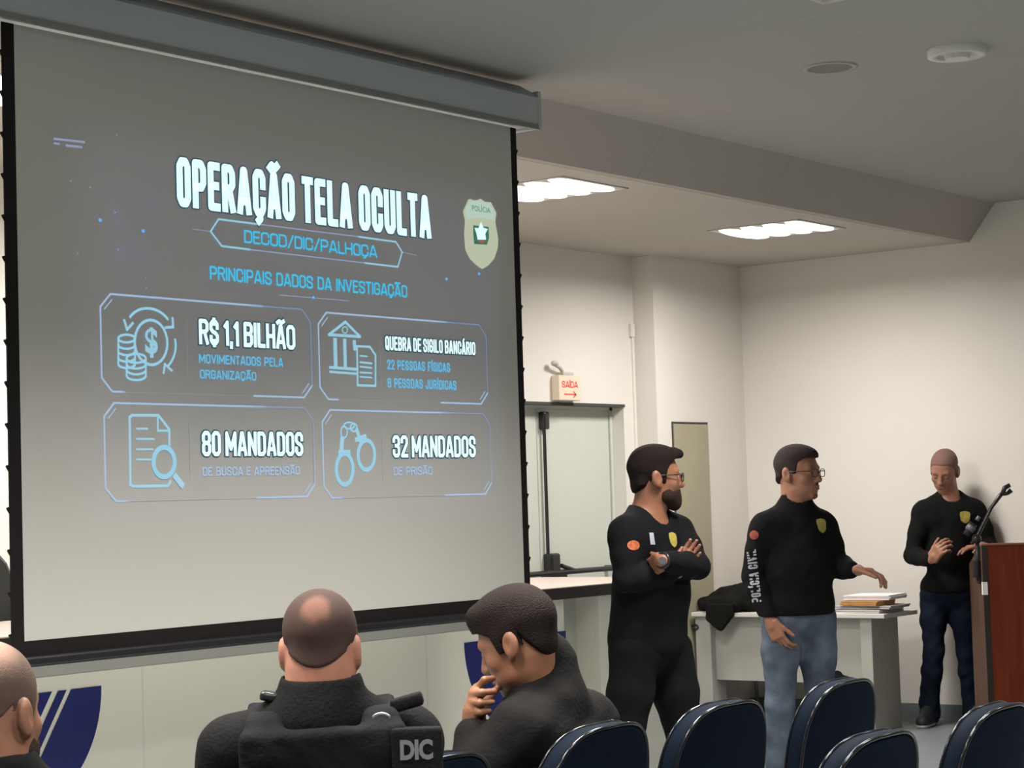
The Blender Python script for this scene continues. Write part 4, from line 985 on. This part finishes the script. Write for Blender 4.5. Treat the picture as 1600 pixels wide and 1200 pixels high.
f1 = Fig(J1, H1, 1.02, .03, .95)
hL = hand_prims(J1['wrL'], dirn(-.5, 1.1, -.35), dirn(.3, 1, 0), (0, 0, 1), .25, .04, .35, k=.92)
hR = hand_prims(J1['wrR'], dirn(.62, .45, .55), dirn(-.2, -1, .2), (0, 0, 1), .30, .03, .15, k=.92)
f1.body(P1, 'skin1', [hL, hR], .005)
lo, hi = f1.bounds(('pelvis', 'neck', 'shR', 'shL', 'elR', 'elL', 'wrR', 'wrL'), .22)
g = garment(P1, 'shirt', [(el(lerp(J1['neck'], J1['pelvis'], .78)-R_*.008, (.150, .115, .16), f1.T), .06)]+f1.torso(.008)+f1.arm('R', .007, .93)+f1.arm('L', .007, .90), 'shirt1', lo, hi, .007,
            cuts=[(rc(J1['neck']+[0, 0, .045], J1['neck']-[0, 0, .010]+f1.T[:, 1]*.03, .066, .064), .01)], planes=[(J1['pelvis']-[0, 0, .02], (0, 0, -1))], wr=.0016, seed=1.)
garment(P1, 'trousers', [(el(J1['pelvis']+[0, 0, .03], (.162, .125, .13), f1.P), .05)]+f1.legs(.012), 'pants1', *f1.bounds(('pelvis', 'hipR', 'hipL', 'knR', 'anR', 'knL', 'anL'), .2), .008, planes=[((0, 0, .05), (0, 0, -1)), (J1['pelvis']+[0, 0, .06], (0, 0, 1))], wr=.0018, seed=3.)
for q in 'RL': shoe(P1, J1['an'+q], J1['toe'+q], sole='shoe')
H1.hair(P1, 'hair', .005, top=.010, tuft=1, nape=-.058)
H1.beard(P1, 'beard', .010); H1.glasses(P1); H1.face_parts(P1); H1.brows(P1, 'hair')
emblem(g, 1052, 843, [(x*.68, z*.62) for x, z in BADGE], 'badge', 'gold', 'yellow police badge on the chest')
emblem(g, 990, 852, oval(.026, .019), 'sleeve_patch', 'orange', 'orange and yellow patch on the upper sleeve')
emblem(g, 1019, 842, [(-.012, .024), (.010, .024), (.013, -.022), (-.010, -.022)], 'name_print', 'white', 'small white print on the chest')
wtc = J1['wrL']; a_ = J1['elL']-wtc; a_ /= np.linalg.norm(a_); tt = basis(a_, (0, 0, 1)); wc = wtc-a_*.004
add('watch', MB().tube([wc+tt[:, 0]*.029*math.cos(t_)+tt[:, 2]*.029*math.sin(t_) for t_ in np.linspace(0, 2*math.pi, 16, endpoint=False)], .005, 6, True).done('w'), M['blackg'], P1, True)
wq = wc-ray(1042, 880)/np.linalg.norm(ray(1042, 880))*.030; add('watch_face', MB().cyl(wq, wq-ray(1042, 880)/8*.007, .015).done('w'), M['steel'], P1)

# ---------------- man 2: sweatshirt, jeans, pointing at the papers
D = 9.87
H2 = Head(j(1246, 741, .02), dirn(.80, -.60, -.03), (0, 0, 1), 1.07, 1.06)
J2 = dict(pelvis=j(1247, 955), neck=j(1244, 790, .03), shR=j(1194, 824, -.02), shL=j(1285, 822, .05), elR=j(1178, 900, -.02), wrR=j(1203, 968, -.12), elL=j(1309, 884, .02), wrL=j(1330, 890, -.14),
          hipR=j(1221, 968, -.03), hipL=j(1275, 968, .04), knR=j(1219, 1100, -.06), anR=j(1216, 1228, .02), knL=j(1281, 1100, .0), anL=j(1288, 1228, .06))
J2['toeR'] = J2['anR']+dirn(.5, -.85, 0)*.17-[0, 0, .06]; J2['toeL'] = J2['anL']+dirn(.8, -.6, 0)*.17-[0, 0, .06]
P2 = person('man in a black sweatshirt and light jeans with glasses, pointing down at the papers', J2)
f2 = Fig(J2, H2, 1.12, .03, .86)
hR = hand_prims(J2['wrR'], dirn(.40, -.15, -1), dirn(.75, .65, 0), dirn(.65, -.75, 0), [.45, .5, .55, .6], .03, .45, k=1.05)
hL = hand_prims(J2['wrL'], dirn(.90, -.15, -.10), dirn(-.1, -.1, -1), dirn(-.1, -1, -.2), [.62, .52, .50, .50], .05, .45, k=1.08)
f2.body(P2, 'skin2', [hR, hL], .005, neck_r=.062)
lo, hi = f2.bounds(('pelvis', 'neck', 'shR', 'shL', 'elR', 'elL', 'wrR', 'wrL'), .22)
g = garment(P2, 'sweatshirt', f2.torso(.012)+f2.arm('R', .012, .93)+f2.arm('L', .011, .93)+[(rc(J2['neck']-[0, 0, .02], J2['neck']+[0, 0, .045]+f2.T[:, 1]*.01, .082, .070), .03)], 'shirt2', lo, hi, .007,
            cuts=[(rc(J2['neck']+[0, 0, .09], J2['neck']+[0, 0, .055]+f2.T[:, 1]*.03, .062, .060), .008)], planes=[(J2['pelvis']-[0, 0, .015], (0, 0, -1))], wr=.002, seed=5.)
garment(P2, 'jeans', [(el(J2['pelvis']+[0, 0, .0], (.168, .128, .13), f2.P), .06)]+f2.legs(.014), 'jeans2', *f2.bounds(('pelvis', 'hipR', 'hipL', 'knR', 'anR', 'knL', 'anL'), .2), .008, planes=[((0, 0, .05), (0, 0, -1)), (J2['pelvis']+[0, 0, .03], (0, 0, 1))], wr=.0025, seed=7.)
for q in 'RL': shoe(P2, J2['an'+q], J2['toe'+q], sole='shoe')
H2.hair(P2, 'buzz2', .0045, nape=-.045, top=.006, line=[(-.15, -.045), (-.05, -.045), (-.030, -.02), (-.022, .012), (.012, .018), (.016, .000), (.034, .005), (.040, .055), (.060, .072), (.09, .076), (.12, .08)])
H2.glasses(P2, rr=.0018); H2.face_parts(P2); H2.brows(P2, 'hairb')
F = Field(H2.p(0, .09, -.05)-.05, H2.p(0, .09, -.05)+.05, .003)
F.add(rc(H2.p(-.024, .088, -.048), H2.p(0, .099, -.043), .0045), .006); F.add(rc(H2.p(.024, .088, -.048), H2.p(0, .099, -.043), .0045), .006)
add('moustache', F.mesh('moustache'), M['beard'], P2)
F = Field(H2.p(0, .08, -.09)-.05, H2.p(0, .08, -.09)+.05, .003); F.add(el(H2.p(0, .086, -.097), H2.r(.020, .012, .014), H2.R), .01); add('chin_beard', F.mesh('chin_beard'), M['stubble'], P2)
emblem(g, 1284, 821, [(x*.78, z*.74) for x, z in BADGE], 'badge', 'gold', 'gold badge on the chest')
emblem(g, 1178, 836, oval(.026, .022), 'sleeve_patch', 'redp', 'red-orange patch on the upper sleeve', flat=.6)
cloth_text(g, 'POLÍCIA CIVIL', (1190, 940), (1181, 858), 15, 'white')

# ---------------- man 3: dark sweatshirt, bowed head, behind the lectern
D = 12.95
H3 = Head(j(1476, 736, .0), dirn(-.45, -.80, -.50), dirn(-.12, -.4, 1), 1.06)
J3 = dict(pelvis=j(1480, 925), neck=j(1483, 774, .02), shR=j(1442, 799, .0), shL=j(1524, 797, .02), elR=j(1426, 868, -.02), wrR=j(1455, 875, -.26), elL=j(1547, 858, -.02), wrL=j(1535, 853, -.22),
          hipR=j(1459, 935, 0), hipL=j(1500, 935, 0), knR=j(1459, 1018, -.06), anR=j(1452, 1100, .0), knL=j(1511, 1018, -.04), anL=j(1520, 1100, .02))
J3['toeR'] = J3['anR']+dirn(-.45, -.9, 0)*.17-[0, 0, .06]; J3['toeL'] = J3['anL']+dirn(.3, -.95, 0)*.17-[0, 0, .06]
P3 = person('man in a dark sweatshirt and dark jeans with bowed head beside the lectern', J3)
f3 = Fig(J3, H3, 1.0, .01, .92)
hR = hand_prims(J3['wrR'], dirn(.35, -.5, .55), dirn(.7, .5, 0), dirn(0, -.2, 1), [.6, .65, .7, .75], .05, .5, k=1.08)
hL = hand_prims(J3['wrL'], dirn(-.95, -.3, -.05), dirn(0, 0, -1), dirn(0, -1, 0), [.25, .25, .3, .3], .06, .5)
f3.body(P3, 'skin3', [hR, hL], .005)
lo, hi = f3.bounds(('pelvis', 'neck', 'shR', 'shL', 'elR', 'elL', 'wrR', 'wrL'), .22)
g = garment(P3, 'sweatshirt', f3.torso(.012)+f3.arm('R', .014, .88)+f3.arm('L', .014, .45), 'shirt2', lo, hi, .008,
            cuts=[(rc(J3['neck']+[0, 0, .06], J3['neck']+[0, 0, .0]+f3.T[:, 1]*.035, .064, .062), .01)], planes=[(J3['pelvis']-[0, 0, .0], (0, 0, -1))], wr=.002, seed=9.)
garment(P3, 'jeans', [(el(J3['pelvis']+[0, 0, .0], (.155, .115, .12), f3.P), .05)]+f3.legs(.010), 'jeans3', *f3.bounds(('pelvis', 'hipR', 'hipL', 'knR', 'anR', 'knL', 'anL'), .2), .008, planes=[((0, 0, .04), (0, 0, -1)), (J3['pelvis']+[0, 0, .04], (0, 0, 1))], wr=.004, seed=2.)
for q in 'RL': shoe(P3, J3['an'+q], J3['toe'+q])
H3.hair(P3, 'buzz3', .003, nape=-.05); H3.face_parts(P3, False); H3.brows(P3, 'hair')
emblem(g, 1508, 808, [(x*1.0, z*.8) for x, z in BADGE], 'badge', 'gold', 'gold badge on the chest')

# ---------------- man 4: seated, seen from the back, black vest
D = 4.3
H4 = Head(j(501, 1018, .0), dirn(.02, 1, -.10), dirn(0, .12, 1), 1.0, .98)
J4 = dict(pelvis=j(498, 1340, .02), neck=j(502, 1098, -.03), shL=j(358, 1168, -.01), shR=j(642, 1150, .03), elL=j(325, 1350, .06), elR=j(645, 1345, .14), wrL=j(400, 1440, .28), wrR=j(590, 1440, .30))
bk = dirn(0, 1, 0); pz = J4['pelvis'].copy(); pz[2] = .60; J4['pelvis'] = pz
for q, s_ in (('L', -1), ('R', 1)):
    hp = pz+R_*.10*s_+[0, 0, -.02]; kn = hp+np.array([.06+.10*s_, .99, 0])*.42; J4['hip'+q] = hp; J4['kn'+q] = kn; an = kn+dirn(0, .15, -1)*.42; an[2] = .10; J4['an'+q] = an; J4['toe'+q] = an+dirn(s_*.1, 1, 0)*.17-[0, 0, .06]
P4 = person('seated man with cropped hair seen from the back, wearing a black vest', J4)
f4 = Fig(J4, H4, 1.05, .02)
hh = [hand_prims(J4['wr'+q], dirn(0, 1, -.2), (0, 0, -1), dirn(-1 if q == 'R' else 1, 0, 0), .3) for q in 'RL']
f4.body(P4, 'skin4', hh, .005, neck_r=.071)
lo, hi = f4.bounds(('pelvis', 'neck', 'shR', 'shL', 'elR', 'elL', 'wrR', 'wrL'), .22)
upn = f4.T[:, 2]
g4 = garment(P4, 'shirt', f4.torso(.008)+f4.arm('R', .010, .93)+f4.arm('L', .010, .93)+[(rc(J4['neck']-upn*.03, J4['neck']+upn*.030+A_*.01, .096, .088), .03)], 'vest', lo, hi, .007,
            cuts=[(rc(J4['neck']+upn*.08+A_*.01, J4['neck']+upn*.032+A_*.025, .076, .075), .014)], wr=.0010, seed=4.)
bkd = -f4.T[:, 1]
VR = f4.T
cpt = J4['neck']-upn*.25
vp = [(bx(cpt+bkd*.108+upn*.012, (.172, .020, .212), VR, .018), .02), (bx(cpt-bkd*.115, (.165, .022, .19), VR, .018), .02)]
for s_ in (-1, 1):
    a0 = j(560 if s_ > 0 else 440, 1083, -.02); a1 = j(628 if s_ > 0 else 390, 1110 if s_ > 0 else 1120, -.05)
    sp_ = VR[:, 0]*s_
    vp += [(bx(J4['neck']+sp_*.120-upn*.022, (.036, .085, .014), VR, .012), .04), (rc(J4['neck']+sp_*.120-upn*.030+bkd*.060, cpt+sp_*.115+bkd*.104+upn*.17, .026), .03)]
garment(P4, 'vest', vp, 'vest', lo, hi, .006, wr=.0012, seed=6., wsc=1.6)
vest = [o for o in P4.children if o.name.startswith('vest')][0]
Rv = f4.T
def vbox(name, px, py, dd, hx, hy, hz, m, par=None, rot_=0, label=None):
    c = j(px, py, dd); Rm = basis(dirn(0, 1, 0), dirn(math.sin(rot_), 0, math.cos(rot_))); F = Field(c-.2, c+.2, .005); F.add(bx(c, (hx, hy, hz), Rm, .006), .003); return add(name, F.mesh(name), M[m], par or vest, label=label)
vbox('strap_buckle', 422, 1088, -.04, .020, .022, .010, 'blackg', rot_=.2)
vbox('strap_buckle', 636, 1097, -.05, .034, .024, .014, 'vest', rot_=-.25)
vbox('vest_pouch', 652, 1176, -.13, .052, .020, .052, 'vest')
rg = MB(); rg.tube([j(588+14*math.cos(t_)+8, 1124-9*math.sin(t_), -.155) for t_ in np.linspace(.3, math.pi*.95, 10)], .0035, 6)
add('metal_ring', rg.done('r'), M['steel'], vest, True)
o_ = j(625.5, 1186, -.156); 
add('lettering', text_on('DIC', o_, R_, (0, 0, 1), .067, .036, .045, .95, .001), M['greyp'], vest)
F = Field(H4.c-.2, H4.c+.2, .004)
def scalp_fn(cw, hairc, skinc, spot, rad):
    def fn(nt, b, tc):
        vm = nt.nodes.new('ShaderNodeVectorMath'); vm.operation = 'DISTANCE'; vm.inputs[1].default_value = tuple(spot); nt.links.new(tc.outputs['Object'], vm.inputs[0])
        n = nt.nodes.new('ShaderNodeTexNoise'); n.inputs['Scale'].default_value = 18; nt.links.new(tc.outputs['Object'], n.inputs[0])
        ad = nt.nodes.new('ShaderNodeMath'); ad.operation = 'MULTIPLY_ADD'; ad.inputs[1].default_value = .03; nt.links.new(n.outputs['Fac'], ad.inputs[0]); nt.links.new(vm.outputs['Value'], ad.inputs[2])
        r = nt.nodes.new('ShaderNodeMapRange'); r.interpolation_type = 'SMOOTHSTEP'; r.inputs[1].default_value = rad*.6+.015; r.inputs[2].default_value = rad*1.3+.015; nt.links.new(ad.outputs[0], r.inputs[0])
        mx = nt.nodes.new('ShaderNodeMix'); mx.data_type = 'RGBA'; mx.inputs[6].default_value = (*skinc, 1); mx.inputs[7].default_value = (*hairc, 1); nt.links.new(r.outputs[0], mx.inputs[0]); nt.links.new(mx.outputs[2], b.inputs['Base Color'])
    return fn
M['scalp4'] = mat('cropped hair with thin crown', (.09, .05, .04), .85, spec=.2, fn=scalp_fn(0, (.052, .031, .026), (.15, .075, .055), H4.p(.004, -.095, .086), .032), bump=.08, bscale=320)
H4.hair(P4, 'scalp4', .0035, line=[(-.15, -.036), (-.05, -.036), (-.03, -.02), (-.02, .015), (.01, .02), (.014, -.01), (.03, -.005), (.036, .035), (.052, .062), (.072, .078), (.12, .084)])

# ---------------- man 5: seated in profile, dark hair, hand at the chin, charcoal jacket
D = 5.3
H5 = Head(j(812, 1004, .0), dirn(-.88, .38, -.42), dirn(-.30, .12, 1), 1.06)
face5 = H5.R[:, 1]
J5 = dict(pelvis=j(885, 1300, .0), neck=j(850, 1088, .03), shL=j(815, 1140, -.14), shR=j(918, 1128, .18), elL=j(742, 1240, -.16), wrL=j(748, 1150, -.04), elR=j(880, 1240, .40), wrR=j(800, 1290, .42))
J5['pelvis'][2] = .60
pz = J5['pelvis']; fd = dirn(-.75, .65, 0); sd5 = dirn(.65, .75, 0)
for q, s_ in (('L', -1), ('R', 1)):
    hp = pz+sd5*.10*s_+[0, 0, -.02]; kn = hp+fd*.42+sd5*.06*s_; an = kn+fd*.02; an[2] = .10; J5['hip'+q] = hp; J5['kn'+q] = kn; J5['an'+q] = an; J5['toe'+q] = an+fd*.17-[0, 0, .06]
P5 = person('seated man with dark hair in a charcoal jacket, hand at his chin, facing left', J5)
f5 = Fig(J5, H5, 1.08, .02)
# left hand: back towards the left, fingers closing to the chin
w5 = j(741, 1130, -.06); J5['wrL'] = f5.J['wrL'] = w5
K = [j(746, 1076, -.06), j(741, 1084, -.07), j(738, 1096, -.075), j(740, 1110, -.07)]
T1 = [j(757, 1062, -.085), j(752, 1082, -.10), j(750, 1098, -.105), j(750, 1113, -.10)]
T2 = [j(770, 1060, -.06), j(772, 1080, -.08), j(769, 1097, -.085), j(764, 1111, -.085)]
hp5 = [(rc(w5, lerp(w5, K[1], .4), .024, .028), .015), (rc(lerp(w5, K[2], .25), K[1], .020, .014), .02), (rc(lerp(w5, K[2], .25), K[3], .020, .012), .02), (rc(lerp(w5, K[2], .2), K[0], .018, .013), .02)]
for a_, b_, c_ in zip(K, T1, T2):
    hp5 += [(rc(a_, b_, .0105, .0095), .007), (rc(b_, c_, .0095, .0085), .004)]
hp5 += [(rc(w5+R_*.005, j(757, 1100, -.02), .014, .012), .012), (rc(j(757, 1100, -.02), j(776, 1076, -.02), .012, .009), .006)]
hr5 = hand_prims(J5['wrR'], fd, (0, 0, -1), sd5*-1, .3)
f5.body(P5, 'skin5', [hp5, hr5], .0045, neck_r=.060)
lo, hi = f5.bounds(('pelvis', 'neck', 'shR', 'shL', 'elR', 'elL', 'wrR', 'wrL'), .22)
up5 = f5.T[:, 2]; col0 = J5['neck']-up5*.04; col1 = J5['neck']+up5*.085+R_*.002
garment(P5, 'jacket', f5.torso(.026)+f5.arm('R', .022, .9)+f5.arm('L', .020, .80)+[(rc(col0, col1, .102, .092), .04)], 'jacket', lo, hi, .007,
        cuts=[(rc(col1+up5*.06-R_*.045, J5['neck']+up5*.065-R_*.045, .074, .064), .006)], wr=.0025, seed=8., planes=[(J5['pelvis']-[0, 0, .08], (0, 0, -1))])
H5.hair(P5, 'hair', .010, top=.014, tuft=1, occ=0, nape=-.075, line=[(-.15, -.066), (-.06, -.066), (-.040, -.04), (-.026, .010), (.010, .016), (.014, -.014), (.030, -.012), (.036, .035), (.055, .05), (.078, .062), (.12, .07)])
H5.face_parts(P5, False); H5.brows(P5, 'hair')

# ---------------- man 6: left edge, shaved head from behind
D = 3.55
H6 = Head(j(-18, 1118, .0), dirn(.32, 1, -.05), (0, 0, 1), 1.0, 1.0)
J6 = dict(pelvis=j(-30, 1450, .0), neck=j(-20, 1215, -.03), shL=j(-180, 1290, -.02), shR=j(140, 1285, .02), elL=j(-210, 1500, .05), elR=j(165, 1500, .05), wrL=j(-130, 1600, .25), wrR=j(80, 1600, .25))
J6['pelvis'][2] = .60; pz = J6['pelvis']
for q in 'LR':
    for k_ in ('el', 'wr'): J6[k_+q][2] = max(J6[k_+q][2], .66)
for q, s_ in (('L', -1), ('R', 1)):
    hp = pz+R_*.10*s_+[0, 0, -.02]; kn = hp+np.array([.10+.10*s_, .99, 0])*.42; J6['hip'+q] = hp; J6['kn'+q] = kn; an = kn.copy(); an[2] = .10; J6['an'+q] = an; J6['toe'+q] = an+dirn(s_*.1, 1, 0)*.17-[0, 0, .06]
P6 = person('bearded man with a shaved head at the left edge, seen from behind', J6)
f6 = Fig(J6, H6, 1.05, .02)
f6.body(P6, 'skin6', [hand_prims(J6['wr'+q], dirn(0, 1, -.1), (0, 0, -1), dirn(-1 if q == 'R' else 1, 0, 0), .3) for q in 'RL'], .005, neck_r=.064)
M['scalp6'] = mat('shaved scalp', (.09, .05, .04), .7, fn=scalp_fn(0, (.085, .050, .036), (.25, .135, .09), H6.p(0, -.05, .12), .07), bump=.15, bscale=320)
H6.hair(P6, 'scalp6', .003, line=[(-.15, -.030), (-.05, -.030), (-.03, -.02), (-.02, .015), (.01, .02), (.014, -.01), (.03, -.005), (.036, .035), (.052, .062), (.072, .078), (.12, .084)])
H6.beard(P6, 'beard', .012, ymin=-.015)
lo, hi = f6.bounds(('pelvis', 'neck', 'shR', 'shL', 'elR', 'elL', 'wrR', 'wrL'), .22)
garment(P6, 'shirt', f6.torso(.010)+f6.arm('R', .010, .93)+f6.arm('L', .010, .93)+[(rc(J6['neck']-[0, 0, .03], J6['neck']+[0, 0, .006], .098, .088), .03)], 'shirt2', lo, hi, .008, cuts=[(rc(J6['neck']+[0, 0, .09], J6['neck']+[0, 0, .03], .074, .072), .014)], wr=.0008, seed=4.)
for P_, f_, m_ in ((P4, f4, 'pants1'), (P5, f5, 'pants1'), (P6, f6, 'pants1')):
    J_ = f_.J
    garment(P_, 'trousers', [(el(J_['pelvis'], (.165, .125, .12), f_.P), .05)]+f_.legs(.012), m_, *f_.bounds(('pelvis', 'hipR', 'hipL', 'knR', 'anR', 'knL', 'anL'), .2), .010, planes=[((0, 0, .05), (0, 0, -1)), (J_['pelvis']+[0, 0, .10], (0, 0, 1))], wr=.0015)
    for q in 'RL': shoe(P_, J_['an'+q], J_['toe'+q], sole='shoe')

# ---------------- jacket over the desk, chair behind it, bag and box below
jx = DX0-.02
F = Field((11.1, 6.0, .35), (12.25, 7.6, 1.15), .008)
yl = lambda px, py=920: onX(px, py, DX0)[1]
zc_ = lambda py, px=1120: onX(px, py, DX0)[2]
F.add(rc((DX0+.12, yl(1160), DZ+.075), (DX0+.12, yl(1085), DZ+.045), .072, .05), .05)
F.add(rc((DX0+.16, yl(1150), DZ+.12), (DX0+.16, yl(1110), DZ+.10), .075, .06), .06)
F.add(rc((DX0+.02, yl(1145), DZ+.05), (DX0+.02, yl(1108), DZ+.05), .05), .05)
F.add(rc((DX0+.2, yl(1175), DZ+.08), (DX0+.1, yl(1140), DZ+.08), .06), .05)
F.wrinkle(.006, 1.3, 2.); F.plane((0, 0, DZ+.002), (0, 0, -1))
ja = add('jacket_body', F.mesh('jk'), M['bag'], None)
jt = thing('draped_jacket', 'black jacket heaped on the desk with a corner hanging over the front', 'jacket', (DX0+.1, yl(1125), DZ), world=True)
ja.parent = jt; ja.matrix_parent_inverse = Matrix.Translation(-V(jt.location))
mbf = MB(); pts2 = [(yl(1106), DZ+.06), (yl(1149), DZ+.06), (yl(1147), zc_(962)), (yl(1128), zc_(986)), (yl(1122), zc_(984)), (yl(1104), zc_(968))]
mbf.prism(pts2, 'x', DX0-.035, DX0-.004)
fl = add('hanging_corner', mbf.done('hc'), M['bag'], jt)
md = fl.modifiers.new('bevel', 'BEVEL'); md.width = .012; md.segments = 3
CH.append(dup(ch0, (12.09, yl(1136), 0), math.radians(90), 'chair standing against the wall behind the desk, half hidden by the black jacket'))
# bag and box on the floor below the desk
bxp = DX0+.10; pb = onX(1309, 1046, bxp); F = Field((bxp-.2, pb[1]-.25, -.02), (bxp+.3, pb[1]+.25, pb[2]+.1), .008)
hb = pb[2]
F.add(bx((bxp+.02, pb[1]+.02, hb*.45), (.07, .12, hb*.45), np.eye(3), .05), .03); F.add(rc((bxp+.02, pb[1], hb*.6), (bxp+.02, pb[1], hb-.03), .05, .03), .05); F.wrinkle(.004, 1.4, 3.); F.plane((0, 0, .002), (0, 0, -1))
tag(add('floor_bag', F.mesh('bag'), mat('dark bag cloth', (.006, .007, .012), .9, spec=.1)), 'small dark bag on the floor between the man in jeans and the desk leg', 'bag')
p0_, p1_ = onX(1346, 1052, bxp+.1), onX(1319, 1052, bxp+.1)
bt = thing('box', 'low cardboard box on the floor under the desk beside the dark bag', 'box', (bxp+.1, p0_[1], 0), world=True)
add('carton', MB().box(bxp+.06, p0_[1], .0, bxp+.3, p1_[1]+.02, p0_[2]-.01, .003).done('c'), mat('cardboard', (.26, .21, .16), .8), bt)
add('lid', MB().box(bxp+.055, p0_[1]-.006, p0_[2]-.012, bxp+.305, p1_[1]+.026, p0_[2]+.006, .002).done('l'), M['dark'], bt)
